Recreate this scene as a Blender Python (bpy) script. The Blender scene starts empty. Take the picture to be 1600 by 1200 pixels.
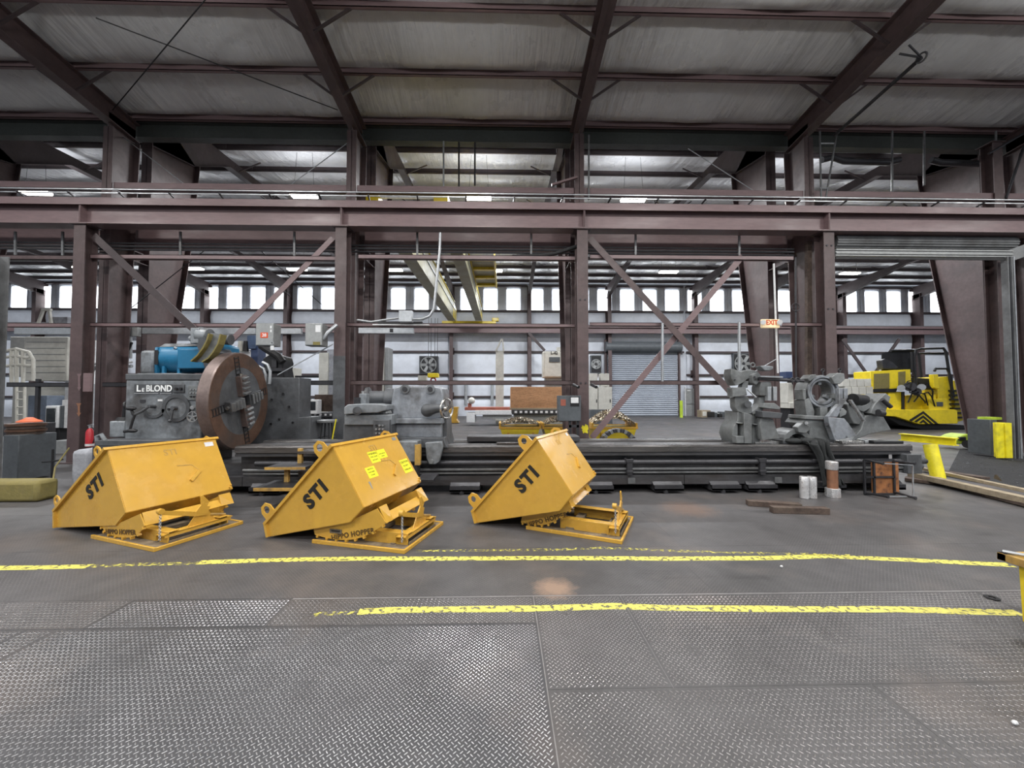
import bpy, math, random
import numpy as np
from mathutils import Matrix, Vector
random.seed(7)
S = bpy.context.scene
COL = S.collection
PI = math.pi
# ------------------------------------------------------------------ camera
FPX, YAW, PIT, EYE = 600.0, math.radians(1.3), math.radians(1.7), 1.6
cam_d = bpy.data.cameras.new('camera'); cam = bpy.data.objects.new('camera', cam_d); COL.objects.link(cam)
cam_d.sensor_width = 36.0; cam_d.lens = 36.0*FPX/1600.0; cam_d.clip_end = 300; cam_d.clip_start = .05
cam.location = (0, 0, EYE); cam.rotation_euler = (PI/2+PIT, 0, -YAW)
S.camera = cam
# ------------------------------------------------------------------ world, exposure
W_ = bpy.data.worlds.new('world'); S.world = W_; W_.use_nodes = True
bg = W_.node_tree.nodes['Background']; bg.inputs[0].default_value = (.80, .88, 1, 1); bg.inputs[1].default_value = .45
S.view_settings.view_transform = 'Standard'; S.view_settings.look = 'None'
S.view_settings.exposure = 0.0; S.view_settings.gamma = 1.0; S.view_settings.use_curve_mapping = False
S.cycles.use_denoising = True
S.cycles.max_bounces = 6; S.cycles.diffuse_bounces = 3; S.cycles.glossy_bounces = 3; S.cycles.transmission_bounces = 4
S.cycles.caustics_reflective = False; S.cycles.caustics_refractive = False; S.cycles.sample_clamp_indirect = 4
NEAR_LAMP_W, FAR_LAMP_W, NEAR_UPFILL_W, FAR_UPFILL_W = 275.0, 440.0, 105.0, 38.0
def area_lamp(x, y, z, w, sx=1.3, sy=.5, col=(1, .985, .96)):
    l = bpy.data.lights.new('lamp_and_fill_light', 'AREA'); l.shape = 'RECTANGLE'; l.size = sx; l.size_y = sy; l.energy = w; l.color = col
    o = bpy.data.objects.new('lamp_and_fill_light', l); COL.objects.link(o); o.location = (x, y, z); return o
GRID_X = [-22.5, -16.3, -10.15, -3.95, 2.0, 8.16, 14.3, 20.5, 26.7]
NEAR_LAMPS = [(x, y) for y in (4.6, -1.5, -8) for x in (-13, -7, -1, 5, 11, 17)]
for x, y in NEAR_LAMPS:
    area_lamp(x, y, 8.28, NEAR_LAMP_W); area_lamp(x, y, 8.50, NEAR_UPFILL_W).rotation_euler = (PI, 0, 0)  # second, upward light per fixture is added fill to brighten the near roof
FAR_ROW1 = [(-17.2, 14.3), (-7.45, 14.3), (-.93, 14.3), (4.95, 14.3), (11.4, 14.3), (16.2, 13.2)]
FAR_ROW2 = [(-37, 22.6), (-30.2, 22.6), (-24.3, 22.6), (-18.1, 22.6), (-12.1, 22.6), (-6.5, 22.6), (-.6, 22.6), (4.2, 22.6), (9.9, 22.6), (15.6, 22.6), (21.0, 22.6), (27, 22.6), (33, 22.6)]
for x, y in FAR_ROW1+FAR_ROW2: area_lamp(x, y, 8.9 if y > 13.5 else 8.35, FAR_LAMP_W, col=(.95,.97,1)); area_lamp(x, y, 9.2 if y > 13.5 else 8.65, FAR_UPFILL_W, col=(.95,.97,1)).rotation_euler = (PI, 0, 0)  # upward ones are extra fill, added to lift the far roof strips
# ------------------------------------------------------------------ survey helpers (pixel of the survey photo -> metres)
_F = np.array([math.sin(YAW)*math.cos(PIT), math.cos(YAW)*math.cos(PIT), math.sin(PIT)])
_R = np.array([math.cos(YAW), -math.sin(YAW), 0.0]); _U = np.cross(_R, _F); _C = np.array([0, 0, EYE])
def ray(x, y): return _F+_R*(x-800)/FPX+_U*(600-y)/FPX
def at(x, y, Y): d = ray(x, y); return Vector(_C+d*(Y/d[1]))
def fl(x, y, z=0.0): d = ray(x, y); return Vector(_C+d*((z-EYE)/d[2]))
V = Vector
# ------------------------------------------------------------------ mesh builder
class MB:
    def __init__(s): s.v = []; s.f = []
    def add(s, vs, fs):
        b = len(s.v); s.v += [tuple(v) for v in vs]; s.f += [tuple(b+i for i in f) for f in fs]; return s
    def box(s, lo, hi):
        x0, x1 = sorted((lo[0], hi[0])); y0, y1 = sorted((lo[1], hi[1])); z0, z1 = sorted((lo[2], hi[2]))
        return s.add([(x0,y0,z0),(x1,y0,z0),(x1,y1,z0),(x0,y1,z0),(x0,y0,z1),(x1,y0,z1),(x1,y1,z1),(x0,y1,z1)],
                     [(0,3,2,1),(4,5,6,7),(0,1,5,4),(1,2,6,5),(2,3,7,6),(3,0,4,7)])
    def cbox(s, c, d): return s.box([c[i]-d[i]/2 for i in range(3)], [c[i]+d[i]/2 for i in range(3)])
    def prism(s, pts, vec):
        n = len(pts); pts = [V(p) for p in pts]; vec = V(vec)
        nn = V((0,0,0))
        for i in range(n): nn += pts[i].cross(pts[(i+1) % n])
        a = list(range(n)); b = [i+n for i in range(n)]
        if nn.dot(vec) > 0: a = a[::-1]; fs = [tuple(a), tuple(b)]+[(i, (i+1) % n, (i+1) % n+n, i+n) for i in range(n)]
        else: fs = [tuple(a), tuple(b[::-1])]+[((i+1) % n, i, i+n, (i+1) % n+n) for i in range(n)]
        return s.add(pts+[p+vec for p in pts], fs)
    def _fr(s, p0, p1, up):
        d = (V(p1)-V(p0)).normalized(); up = V(up)
        if abs(d.dot(up)) > .98: up = V((0,1,0)) if abs(d.z) > .9 else V((0,0,1))
        r = d.cross(up).normalized(); return r, r.cross(d).normalized()
    def bar(s, p0, p1, w, h, up=(0,0,1)):
        r, u = s._fr(p0, p1, up); p0 = V(p0); p1 = V(p1)
        return s.prism([p0-r*w/2-u*h/2, p0+r*w/2-u*h/2, p0+r*w/2+u*h/2, p0-r*w/2+u*h/2], p1-p0)
    def ibeam(s, p0, p1, w, h, t=.018, up=(0,0,1)):
        r, u = s._fr(p0, p1, up); p0 = V(p0); p1 = V(p1)
        for c, ww, hh in ((-h/2+t/2, w, t), (h/2-t/2, w, t), (0, t*.8, h-2*t)):
            o = p0+u*c; s.prism([o-r*ww/2-u*hh/2, o+r*ww/2-u*hh/2, o+r*ww/2+u*hh/2, o-r*ww/2+u*hh/2], p1-p0)
        return s
    def cyl(s, p0, p1, r0, r1=None, n=14, up=(0,0,1)):
        r1 = r0 if r1 is None else r1; a, b = s._fr(p0, p1, up); p0 = V(p0); p1 = V(p1)
        c = [(math.cos(2*PI*i/n), math.sin(2*PI*i/n)) for i in range(n)]
        vs = [p0+a*x*r0+b*y*r0 for x, y in c]+[p1+a*x*r1+b*y*r1 for x, y in c]
        return s.add(vs, [(i, i+n, (i+1) % n+n, (i+1) % n) for i in range(n)]+[tuple(range(n)), tuple(range(2*n-1, n-1, -1))])
    def tube(s, pts, r, n=8):
        pts = [V(p) for p in pts]; m = len(pts); vs = []; pu = None
        for k, p in enumerate(pts):
            d = (pts[min(k+1, m-1)]-pts[max(k-1, 0)]).normalized()
            if pu is None: a, b = s._fr((0,0,0), d, (0,0,1))
            else: a = d.cross(pu).normalized(); b = a.cross(d).normalized()
            pu = b; rr = r[k] if isinstance(r, (list, tuple)) else r
            vs += [p+a*math.cos(2*PI*i/n)*rr+b*math.sin(2*PI*i/n)*rr for i in range(n)]
        fs = [(k*n+i, k*n+(i+1) % n, (k+1)*n+(i+1) % n, (k+1)*n+i) for k in range(m-1) for i in range(n)]
        return s.add(vs, [f[::-1] for f in fs]+[tuple(range(n)), tuple(range(m*n-1, (m-1)*n-1, -1))])
    def rev(s, prof, c, ax, n=32, closed=False):      # profile (dist along axis, radius)
        ax = V(ax).normalized(); a, b = s._fr((0,0,0), ax, (0,0,1)); c = V(c); m = len(prof)
        vs = [c+ax*t+(a*math.cos(2*PI*i/n)+b*math.sin(2*PI*i/n))*r for t, r in prof for i in range(n)]
        fs = [(k*n+i, ((k+1) % m)*n+i, ((k+1) % m)*n+(i+1) % n, k*n+(i+1) % n) for k in range(m if closed else m-1) for i in range(n)]
        if not closed: fs += [tuple(range(n)), tuple(range(m*n-1, (m-1)*n-1, -1))]
        return s.add(vs, fs)
    def ring(s, c, ax, ro, ri, th, n=28): return s.rev([(-th/2, ri), (-th/2, ro), (th/2, ro), (th/2, ri)], c, ax, n, True)
    def torus(s, c, ax, R, r, n=24, k=8): return s.rev([(math.sin(2*PI*i/k)*r, R+math.cos(2*PI*i/k)*r) for i in range(k)], c, ax, n, True)
    def plate_hole(s, o, e1, e2, outer, hc, hr, th, n=28):
        o = V(o); e1 = V(e1); e2 = V(e2); e3 = e1.cross(e2); P = []; m = len(outer)
        angs = sorted([2*PI*i/n for i in range(n)]+[math.atan2(y-hc[1], x-hc[0]) % (2*PI) for x, y in outer]); 
        for a in angs:
            dx, dy = math.cos(a), math.sin(a); best = None
            for i in range(m):
                x0, y0 = outer[i]; x1, y1 = outer[(i+1) % m]; ex, ey = x1-x0, y1-y0; det = dx*ey-dy*ex
                if abs(det) < 1e-12: continue
                t = ((x0-hc[0])*ey-(y0-hc[1])*ex)/det; q = ((x0-hc[0])*dy-(y0-hc[1])*dx)/det
                if t > 0 and -1e-6 <= q <= 1+1e-6: best = t if best is None else max(best, t)
            P.append((a, best or hr*1.2))
        k = len(P); vs = []
        for h in (0, th):
            vs += [o+e1*(hc[0]+math.cos(a)*t)+e2*(hc[1]+math.sin(a)*t)+e3*h for a, t in P]
            vs += [o+e1*(hc[0]+math.cos(a)*hr)+e2*(hc[1]+math.sin(a)*hr)+e3*h for a, t in P]
        fs = []
        for i in range(k):
            j = (i+1) % k
            fs += [(i, k+i, k+j, j), (2*k+i, 2*k+j, 3*k+j, 3*k+i), (i, j, 2*k+j, 2*k+i), (k+j, k+i, 3*k+i, 3*k+j)]
        return s.add(vs, fs)
    def sphere(s, c, r, n=12, m=8, sc=(1,1,1)):
        vs = [(c[0], c[1], c[2]+r*sc[2])]
        for j in range(1, m):
            for i in range(n):
                a = 2*PI*i/n; b = PI*j/m; vs.append((c[0]+r*sc[0]*math.sin(b)*math.cos(a), c[1]+r*sc[1]*math.sin(b)*math.sin(a), c[2]+r*sc[2]*math.cos(b)))
        vs.append((c[0], c[1], c[2]-r*sc[2])); L = len(vs)-1
        fs = [(0, 1+i, 1+(i+1) % n) for i in range(n)]
        for j in range(m-2):
            for i in range(n): fs.append((1+j*n+i, 1+(j+1)*n+i, 1+(j+1)*n+(i+1) % n, 1+j*n+(i+1) % n))
        return s.add(vs, fs+[(1+(m-2)*n+(i+1) % n, 1+(m-2)*n+i, L) for i in range(n)])
    def build(s, name, mat, parent=None, bev=0, smooth=True, local=False, ang=35):
        me = bpy.data.meshes.new(name); vs = s.v
        if parent is not None and not local:
            Mi = ROOTM[parent.name].inverted(); vs = [tuple(Mi @ V(v)) for v in vs]
        me.from_pydata(vs, [], s.f); me.update()
        if smooth: me.polygons.foreach_set('use_smooth', [True]*len(me.polygons)); me.set_sharp_from_angle(angle=math.radians(ang))
        me.materials.append(mat)
        o = bpy.data.objects.new(name, me); COL.objects.link(o)
        if parent is not None: o.parent = parent; ROOTM[o.name] = ROOTM[parent.name]
        else: ROOTM[o.name] = Matrix.Identity(4)
        if bev:
            b = o.modifiers.new('bevel', 'BEVEL'); b.width = bev; b.segments = 2; b.limit_method = 'ANGLE'; b.angle_limit = math.radians(40)
        return o
ROOTM = {}
def tag(o, label, cat, group=None):
    o['label'] = label; o['category'] = cat
    if group: o['group'] = group
    return o
def struct(o): o['kind'] = 'structure'; return o
def stuff(o): o['kind'] = 'stuff'; return o
def thing(name, label, cat, loc=(0,0,0), rz=0, group=None, M=None):
    o = bpy.data.objects.new(name, None); COL.objects.link(o); o.empty_display_size = .2
    M = M or Matrix.Translation(V(loc)) @ Matrix.Rotation(rz, 4, 'Z')
    o.matrix_world = M; ROOTM[o.name] = M.copy()
    return tag(o, label, cat, group)
def copy_tree(o, loc, rz=None, label=None, group=None):
    def cp(a, par):
        c = a.copy(); COL.objects.link(c); c.parent = par
        for ch in a.children: cp(ch, c)
        return c
    r = cp(o, None); r.location = loc
    if rz is not None: r.rotation_euler = (0, 0, rz)
    if label: r['label'] = label
    if group: r['group'] = group
    return r
def text_part(body, size, o, ex, ey, name, mat, parent, ext=.002, bold=0.0, align='CENTER', spacing=1.0, sx=1.0, shear=0.0):
    c = bpy.data.curves.new('t', 'FONT'); c.body = body; c.size = size; c.extrude = ext; c.offset = bold; c.align_x = align; c.align_y = 'CENTER'; c.space_character = spacing; c.resolution_u = 3; c.shear = shear
    t = bpy.data.objects.new('t', c); COL.objects.link(t); bpy.context.view_layer.update()
    me = bpy.data.meshes.new_from_object(t); ex = V(ex).normalized(); ey = V(ey).normalized(); n = ex.cross(ey)
    vs = [V(o)+ex*v.co.x*sx+ey*v.co.y+n*v.co.z for v in me.vertices]; fs = [tuple(p.vertices) for p in me.polygons]
    bpy.data.objects.remove(t); b = MB(); b.v = [tuple(v) for v in vs]; b.f = fs
    return b.build(name, mat, parent, smooth=False)
# ------------------------------------------------------------------ materials
def mat(name, col, rough=.6, metal=0.0, n1=.25, s1=2.0, n2=.12, s2=14.0, bump=0.0, bs=30.0, dirt=None, dirt_amt=.5, dirt_s=1.3, emit=0, spec=.5, streak=False, coat=0):
    m = bpy.data.materials.new(name); m.use_nodes = True; nt = m.node_tree; N = nt.nodes; L = nt.links
    b = N['Principled BSDF']; b.inputs['Roughness'].default_value = rough; b.inputs['Metallic'].default_value = metal
    b.inputs['Specular IOR Level'].default_value = spec; b.inputs['Coat Weight'].default_value = coat
    tc = N.new('ShaderNodeTexCoord'); vec = tc.outputs['Object']
    if streak:
        mp = N.new('ShaderNodeMapping'); mp.inputs['Scale'].default_value = streak; L.new(vec, mp.inputs[0]); vec = mp.outputs[0]
    def noise(s, d=5):
        n = N.new('ShaderNodeTexNoise'); n.inputs['Scale'].default_value = s; n.inputs['Detail'].default_value = d; n.inputs['Roughness'].default_value = .6; L.new(vec, n.inputs[0]); return n.outputs[0]
    def mr(x, a, c, lo, hi):
        r = N.new('ShaderNodeMapRange'); r.inputs[1].default_value = a; r.inputs[2].default_value = c; r.inputs[3].default_value = lo; r.inputs[4].default_value = hi; L.new(x, r.inputs[0]); return r.outputs[0]
    x1 = mr(noise(s1), .3, .7, 1-n1, 1+n1); x2 = mr(noise(s2), .3, .7, 1-n2, 1+n2)
    mu = N.new('ShaderNodeMath'); mu.operation = 'MULTIPLY'; L.new(x1, mu.inputs[0]); L.new(x2, mu.inputs[1])
    vm = N.new('ShaderNodeVectorMath'); vm.operation = 'SCALE'; vm.inputs[0].default_value = col; L.new(mu.outputs[0], vm.inputs[3]); out = vm.outputs[0]
    if dirt:
        mx = N.new('ShaderNodeMix'); mx.data_type = 'RGBA'; L.new(mr(noise(dirt_s, 8), .48, .68, 0, dirt_amt), mx.inputs[0]); L.new(out, mx.inputs[6]); mx.inputs[7].default_value = (*dirt, 1); out = mx.outputs[2]
    L.new(out, b.inputs['Base Color'])
    L.new(mr(noise(s1*2.3), .3, .7, max(.05, rough-.1), min(1, rough+.12)), b.inputs['Roughness'])
    if bump:
        bu = N.new('ShaderNodeBump'); bu.inputs['Strength'].default_value = bump; bu.inputs['Distance'].default_value = .01; L.new(noise(bs), bu.inputs['Height']); L.new(bu.outputs[0], b.inputs['Normal'])
    if emit: b.inputs['Emission Color'].default_value = (*col, 1); b.inputs['Emission Strength'].default_value = emit
    return m
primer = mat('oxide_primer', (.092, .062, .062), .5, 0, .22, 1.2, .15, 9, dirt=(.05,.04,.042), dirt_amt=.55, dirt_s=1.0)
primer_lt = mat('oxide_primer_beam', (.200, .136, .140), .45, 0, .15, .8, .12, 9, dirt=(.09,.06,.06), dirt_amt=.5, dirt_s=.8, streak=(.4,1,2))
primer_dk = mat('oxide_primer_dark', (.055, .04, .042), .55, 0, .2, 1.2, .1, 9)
greenbeam = mat('gutter_steel', (.055, .062, .058), .5, .2, .25, .5)
grey_steel = mat('grey_steel', (.16, .165, .17), .5, .3, .25, 2, dirt=(.05,.045,.04), dirt_amt=.6)
dark_steel = mat('dark_steel', (.045, .045, .05), .45, .4, .3, 2)
black_steel = mat('black_steel', (.015, .015, .017), .5, .2)
galv = mat('galvanised', (.42, .44, .46), .4, .6, .12, 3)
bed_m = mat('lathe_bed_iron', (.066, .066, .071), .38, .3, .35, 3, .2, 20, dirt=(.045,.035,.03), dirt_amt=.7, dirt_s=2, streak=(.5,1,2))
way_m = mat('lathe_way_iron', (.13, .125, .125), .3, .6, .3, 2, .2, 16, dirt=(.05,.04,.035), dirt_amt=.6, streak=(.3,1,4))
cast = mat('machine_grey_paint', (.21,.228,.245), .4, .1, .28, 3, .18, 18, dirt=(.05,.045,.042), dirt_amt=.85, dirt_s=2.4, bump=.15)
cast_bl = mat('tailstock_blue_grey', (.27,.29,.32), .36, .15, .2, 3, .14, 18, dirt=(.07,.065,.06), dirt_amt=.8, dirt_s=2.8, bump=.15)
cast_dk = mat('machine_dark_paint', (.085, .09, .098), .5, .1, .25, 3, dirt=(.03,.028,.028), dirt_amt=.6, dirt_s=2.4, bump=.15)
cast_lt = mat('steady_rest_grey', (.18, .19, .193), .42, .1, .28, 3, .15, 16, dirt=(.055,.055,.052), dirt_amt=.75, dirt_s=2.4, bump=.15)
bright = mat('bright_steel', (.55, .54, .52), .25, .9, .12, 6)
rust = mat('rusty_chuck', (.115, .062, .040), .5, .35, .25, 3, .2, 14, dirt=(.07,.06,.055), dirt_amt=.8, dirt_s=1.4)
rustrim = mat('chuck_rim_iron', (.17, .13, .12), .36, .5, .2, 2.5, .12, 20)
hop = mat('hopper_yellow', (.60, .345, .055), .22, 0, .05, 2, .04, 12, dirt=(.50,.27,.05), dirt_amt=.35, dirt_s=2.2, bump=.04, bs=8)
hop_d = mat('hopper_yellow_worn', (.47, .29, .075), .45, 0, .12, 4, .12, 25, dirt=(.12,.09,.06), dirt_amt=.75, dirt_s=6)
hop_in = mat('dusty_channel', (.19, .15, .10), .7, 0, .25, 6, .2, 30, dirt=(.08,.07,.06), dirt_amt=.7, dirt_s=9)
crane_y = mat('crane_yellow', (.72, .55, .03), .35, 0, .12, 1, .06, 9, dirt=(.35,.25,.03), dirt_amt=.4)
crane_u = mat('crane_girder_paint', (.27, .25, .15), .45, 0, .12, 1, .1, 9)
doz_y = mat('dozer_yellow', (.83, .64, .02), .4, 0, .08, 1.5, .06, 9, dirt=(.4,.27,.03), dirt_amt=.4, dirt_s=2)
saf_y = mat('safety_yellow', (.80, .70, .02), .5, 0, .1, 4, .08, 20, dirt=(.25,.2,.03), dirt_amt=.55, dirt_s=5)
fade_y = mat('faded_yellow_concrete', (.21, .175, .055), .8, 0, .25, 3, dirt=(.13,.11,.06), dirt_amt=.7, dirt_s=3, bump=.4)
blue_m = mat('motor_blue', (.015, .14, .27), .35, 0, .12, 2, .05, 12)
navy = mat('navy_paint', (.03, .05, .12), .5)
cream = mat('cream_paint', (.56, .55, .50), .5, 0, .12, 1, .06, 8, dirt=(.3,.28,.24), dirt_amt=.4)
white_p = mat('white_enamel', (.72, .73, .74), .45, 0, .06, 2, dirt=(.4,.4,.4), dirt_amt=.3)
elec = mat('electrical_box_grey', (.30, .31, .31), .45, .2, .1, 4)
elec_dk = mat('electrical_box_dark', (.09, .10, .11), .5, .1, .15, 4)
red_p = mat('red_paint', (.45, .02, .03), .4)
orange_p = mat('orange_plastic', (.75, .16, .06), .5)
black_r = mat('black_rubber', (.012, .012, .013), .6, 0, .2, 8)
wallm = mat('white_wall_liner', (.72, .76, .83), .55, 0, .08, .4, .05, 3, dirt=(.5,.52,.55), dirt_amt=.4, dirt_s=.6)
grey_panel = mat('grey_ribbed_panel', (.62, .64, .68), .5, .2, .12, 1)
rollm = mat('roll_up_door_grey', (.30, .33, .38), .5, .2, .08, 1)
lum = mat('lamp_glass', (1, .97, .88), .5, emit=14)
ply = mat('plywood', (.45, .24, .12), .7, 0, .15, 1.5, .2, 18, dirt=(.25,.12,.06), dirt_amt=.6, dirt_s=5, streak=(1,1,4))
wood = mat('old_lumber', (.30, .245, .17), .8, 0, .2, 3, .2, 20, dirt=(.2,.15,.1), dirt_amt=.5, streak=(.5,4,4), bump=.3)
wood_dk = mat('dirty_timber', (.075, .052, .042), .85, 0, .3, 3, .3, 24, dirt=(.25,.2,.15), dirt_amt=.2, dirt_s=5, bump=.5)
rust_wood = mat('rust_stained_board', (.42, .17, .06), .7, 0, .3, 5, .2, 20, dirt=(.07,.03,.02), dirt_amt=.95, dirt_s=10)
copper = mat('copper_roll', (.45, .22, .13), .4, .6, .2, 4, dirt=(.12,.08,.07), dirt_amt=.6, dirt_s=8)
foil = mat('foil_wrap', (.66, .66, .67), .3, .5, .15, 6, .1, 20, dirt=(.25,.14,.09), dirt_amt=.5, dirt_s=4, bump=.6, bs=18)
cloth_m = mat('dark_cloth', (.022, .024, .025), .9, 0, .3, 8, bump=.5, bs=60)
conc = mat('pale_concrete', (.30, .31, .34), .85, 0, .2, 5, .15, 25, dirt=(.16,.15,.15), dirt_amt=.5, dirt_s=4, bump=.5)
letter = mat('black_lettering', (.012, .011, .01), .5)
letter_w = mat('white_lettering', (.78, .80, .80), .5)
letter_br = mat('cut_lettering', (.10, .055, .015), .6)
sticker_y = mat('yellow_sticker', (.85, .83, .03), .45, 0, .05, 8)
sticker_w = mat('white_sticker', (.72, .72, .75), .4)
lip_red = mat('red_letter', (.65, .08, .02), .5)
exit_m = mat('exit_sign_cream', (.85, .66, .40), .5, emit=.35)
hazm = mat('plastic_white', (.68, .70, .73), .35)
glassy = mat('dark_window', (.02, .025, .03), .12)
lime = mat('lime_green', (.45, .6, .05), .4)
redtable = mat('red_oxide_table', (.30, .09, .06), .5)
# ================================================================== FLOOR
def floor_mat(name, p, base, tread=True, blob=True):
    m = bpy.data.materials.new(name); m.use_nodes = True; nt = m.node_tree; N = nt.nodes; L = nt.links; b = N['Principled BSDF']
    def node(t, **k):
        n = N.new('ShaderNode'+t)
        for a, v in k.items(): setattr(n, a, v)
        return n
    def mth(op, a, c=None, d=None):
        n = node('Math', operation=op)
        for i, x in enumerate((a, c, d)):
            if x is None: continue
            if isinstance(x, (int, float)): n.inputs[i].default_value = x
            else: L.new(x, n.inputs[i])
        return n.outputs[0]
    tc = node('NewGeometry'); P = tc.outputs['Position']
    def noise(s, d=6, sc=(1,1,1)):
        mp = node('Mapping'); mp.inputs['Scale'].default_value = sc; L.new(P, mp.inputs[0])
        n = node('TexNoise'); n.inputs['Scale'].default_value = s; n.inputs['Detail'].default_value = d; n.inputs['Roughness'].default_value = .62; L.new(mp.outputs[0], n.inputs[0]); return n.outputs[0]
    def mr(x, a, c, lo, hi):
        r = node('MapRange'); 
        for i, q in enumerate((a, c, lo, hi)): r.inputs[i+1].default_value = q
        L.new(x, r.inputs[0]); return r.outputs[0]
    k = mth('MULTIPLY', mr(noise(.55, 7), .3, .7, .74, 1.24), mr(noise(3.2, 6), .3, .7, .84, 1.15))
    k = mth('MULTIPLY', k, mr(noise(60, 3), .3, .7, .85, 1.15))
    oil = mr(noise(1.1, 5, (.45, 1.5, 1)), .60, .72, 1, .55); k = mth('MULTIPLY', k, oil)
    vm = node('VectorMath', operation='SCALE'); vm.inputs[0].default_value = base; L.new(k, vm.inputs[3]); col = vm.outputs[0]
    mx = node('Mix', data_type='RGBA'); L.new(mr(noise(.8, 6), .52, .75, 0, .5), mx.inputs[0]); L.new(col, mx.inputs[6]); mx.inputs[7].default_value = (.15, .115, .095, 1); col = mx.outputs[2]
    if blob:     # rust bloom on the plate
        for c, r, cc in ((fl(866, 919), .23, (.34, .23, .165, 1)), (fl(1075, 795), .5, (.17, .115, .09, 1))):
            d = node('VectorMath', operation='DISTANCE'); L.new(P, d.inputs[0]); d.inputs[1].default_value = c
            dd = mth('ADD', mth('DIVIDE', d.outputs['Value'], r), mth('MULTIPLY', noise(14, 5), .9))
            mx = node('Mix', data_type='RGBA'); L.new(mr(dd, .75, 1.35, .8, 0), mx.inputs[0]); L.new(col, mx.inputs[6]); mx.inputs[7].default_value = cc; col = mx.outputs[2]
    if tread:
        sx = node('SeparateXYZ'); L.new(P, sx.inputs[0]); Y = mth('DIVIDE', sx.outputs[1], p/2); fy = mth('FLOOR', Y); par = mth('FLOORED_MODULO', fy, 2.0); sg = mth('SUBTRACT', mth('MULTIPLY', par, -2.0), -1.0)
        X = mth('ADD', mth('DIVIDE', sx.outputs[0], p), mth('MULTIPLY', par, .5))
        ux = mth('MULTIPLY', mth('SUBTRACT', mth('FRACT', X), .5), p); uy = mth('MULTIPLY', mth('SUBTRACT', mth('FRACT', Y), .5), p/2)
        s = mth('ADD', ux, mth('MULTIPLY', uy, sg)); t = mth('SUBTRACT', ux, mth('MULTIPLY', uy, sg))
        r2 = mth('ADD', mth('POWER', mth('DIVIDE', s, .0155), 2), mth('POWER', mth('DIVIDE', t, .0052), 2))
        mask = mth('MULTIPLY', mr(r2, .35, 1.0, 1, 0), mr(sx.outputs[1], 3.10, 3.13, 0, 1))
        wear = mr(noise(1.0, 4), .38, .66, .25, 1); mm = mth('MULTIPLY', mask, wear); mm = mth('MULTIPLY', mm, mr(sx.outputs[1], 3.2, 6.2, 1, .15))
        mx = node('Mix', data_type='RGBA'); L.new(mth('MULTIPLY', mm, .5), mx.inputs[0]); L.new(col, mx.inputs[6]); mx.inputs[7].default_value = (.22, .21, .21, 1); col = mx.outputs[2]
        bu = node('Bump'); bu.inputs['Strength'].default_value = .6; bu.inputs['Distance'].default_value = .0025; L.new(mm, bu.inputs['Height']); L.new(bu.outputs[0], b.inputs['Normal'])
    L.new(col, b.inputs['Base Color']); L.new(mr(noise(1.4, 6), .3, .7, .42, .62), b.inputs['Roughness'])
    b.inputs['Metallic'].default_value = .12; b.inputs['Specular IOR Level'].default_value = .45 if tread else .22
    return m
fl_l = floor_mat('checker_plate_steel', .031, (.066, .066, .071)); fl_r = floor_mat('worn_checker_plate', .033, (.086, .083, .085))
fl_far = floor_mat('shop_floor_slab', .036, (.078, .075, .076), tread=False)
lug_m = mat('tread_lug_steel', (.36, .36, .37), .33, .7, .35, 1.5, .2, 30, dirt=(.12,.11,.11), dirt_amt=.8, dirt_s=1.2); lug_m2 = mat('worn_tread_lug_steel', (.28, .27, .27), .33, .7, .35, 1.5, .2, 30, dirt=(.12,.105,.10), dirt_amt=.9, dirt_s=1.5)
seam_m = mat('seam_weld', (.26, .25, .25), .5, .3)
floor = struct(MB().box((-46, -14, -.25), (48, 31, -.002)).build('floor', seam_m))
ROOTM['floor'] = Matrix.Identity(4)
PL = [(-3.04,.235,.5,2.745,0,.030),(-3.245,-3.045,.5,2.745,0,.030),(-9,-3.25,.5,2.745,0,.030),
      (.245,.93,2.135,3.10,1,.036),(.938,3.85,2.135,3.10,1,.036),(.245,2.035,.5,2.128,1,.036),(2.043,9,.5,2.128,1,.036),(3.857,9,2.135,3.10,1,.036),
      (-2.88,-1.66,2.752,3.115,0,.030),(-9,-2.887,2.752,3.115,1,.036),(-1.652,.235,2.752,3.10,1,.036)]
for y0, y1, xs in ((3.122, 4.08, (-9, -5.3, -3.2, -.703, 1.72, 4.1, 9)), (4.087, 5.3, (-9, -6.1, -3.9, -1.4, 1.9, 4.9, 9)), (5.307, 7.6, (-12, -7.9, -5, -2, .9, 4, 7.1, 12))):
    for a, c in zip(xs[:-1], xs[1:]): PL.append((a+.003, c-.003, y0, y1, 1, .036))
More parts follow.
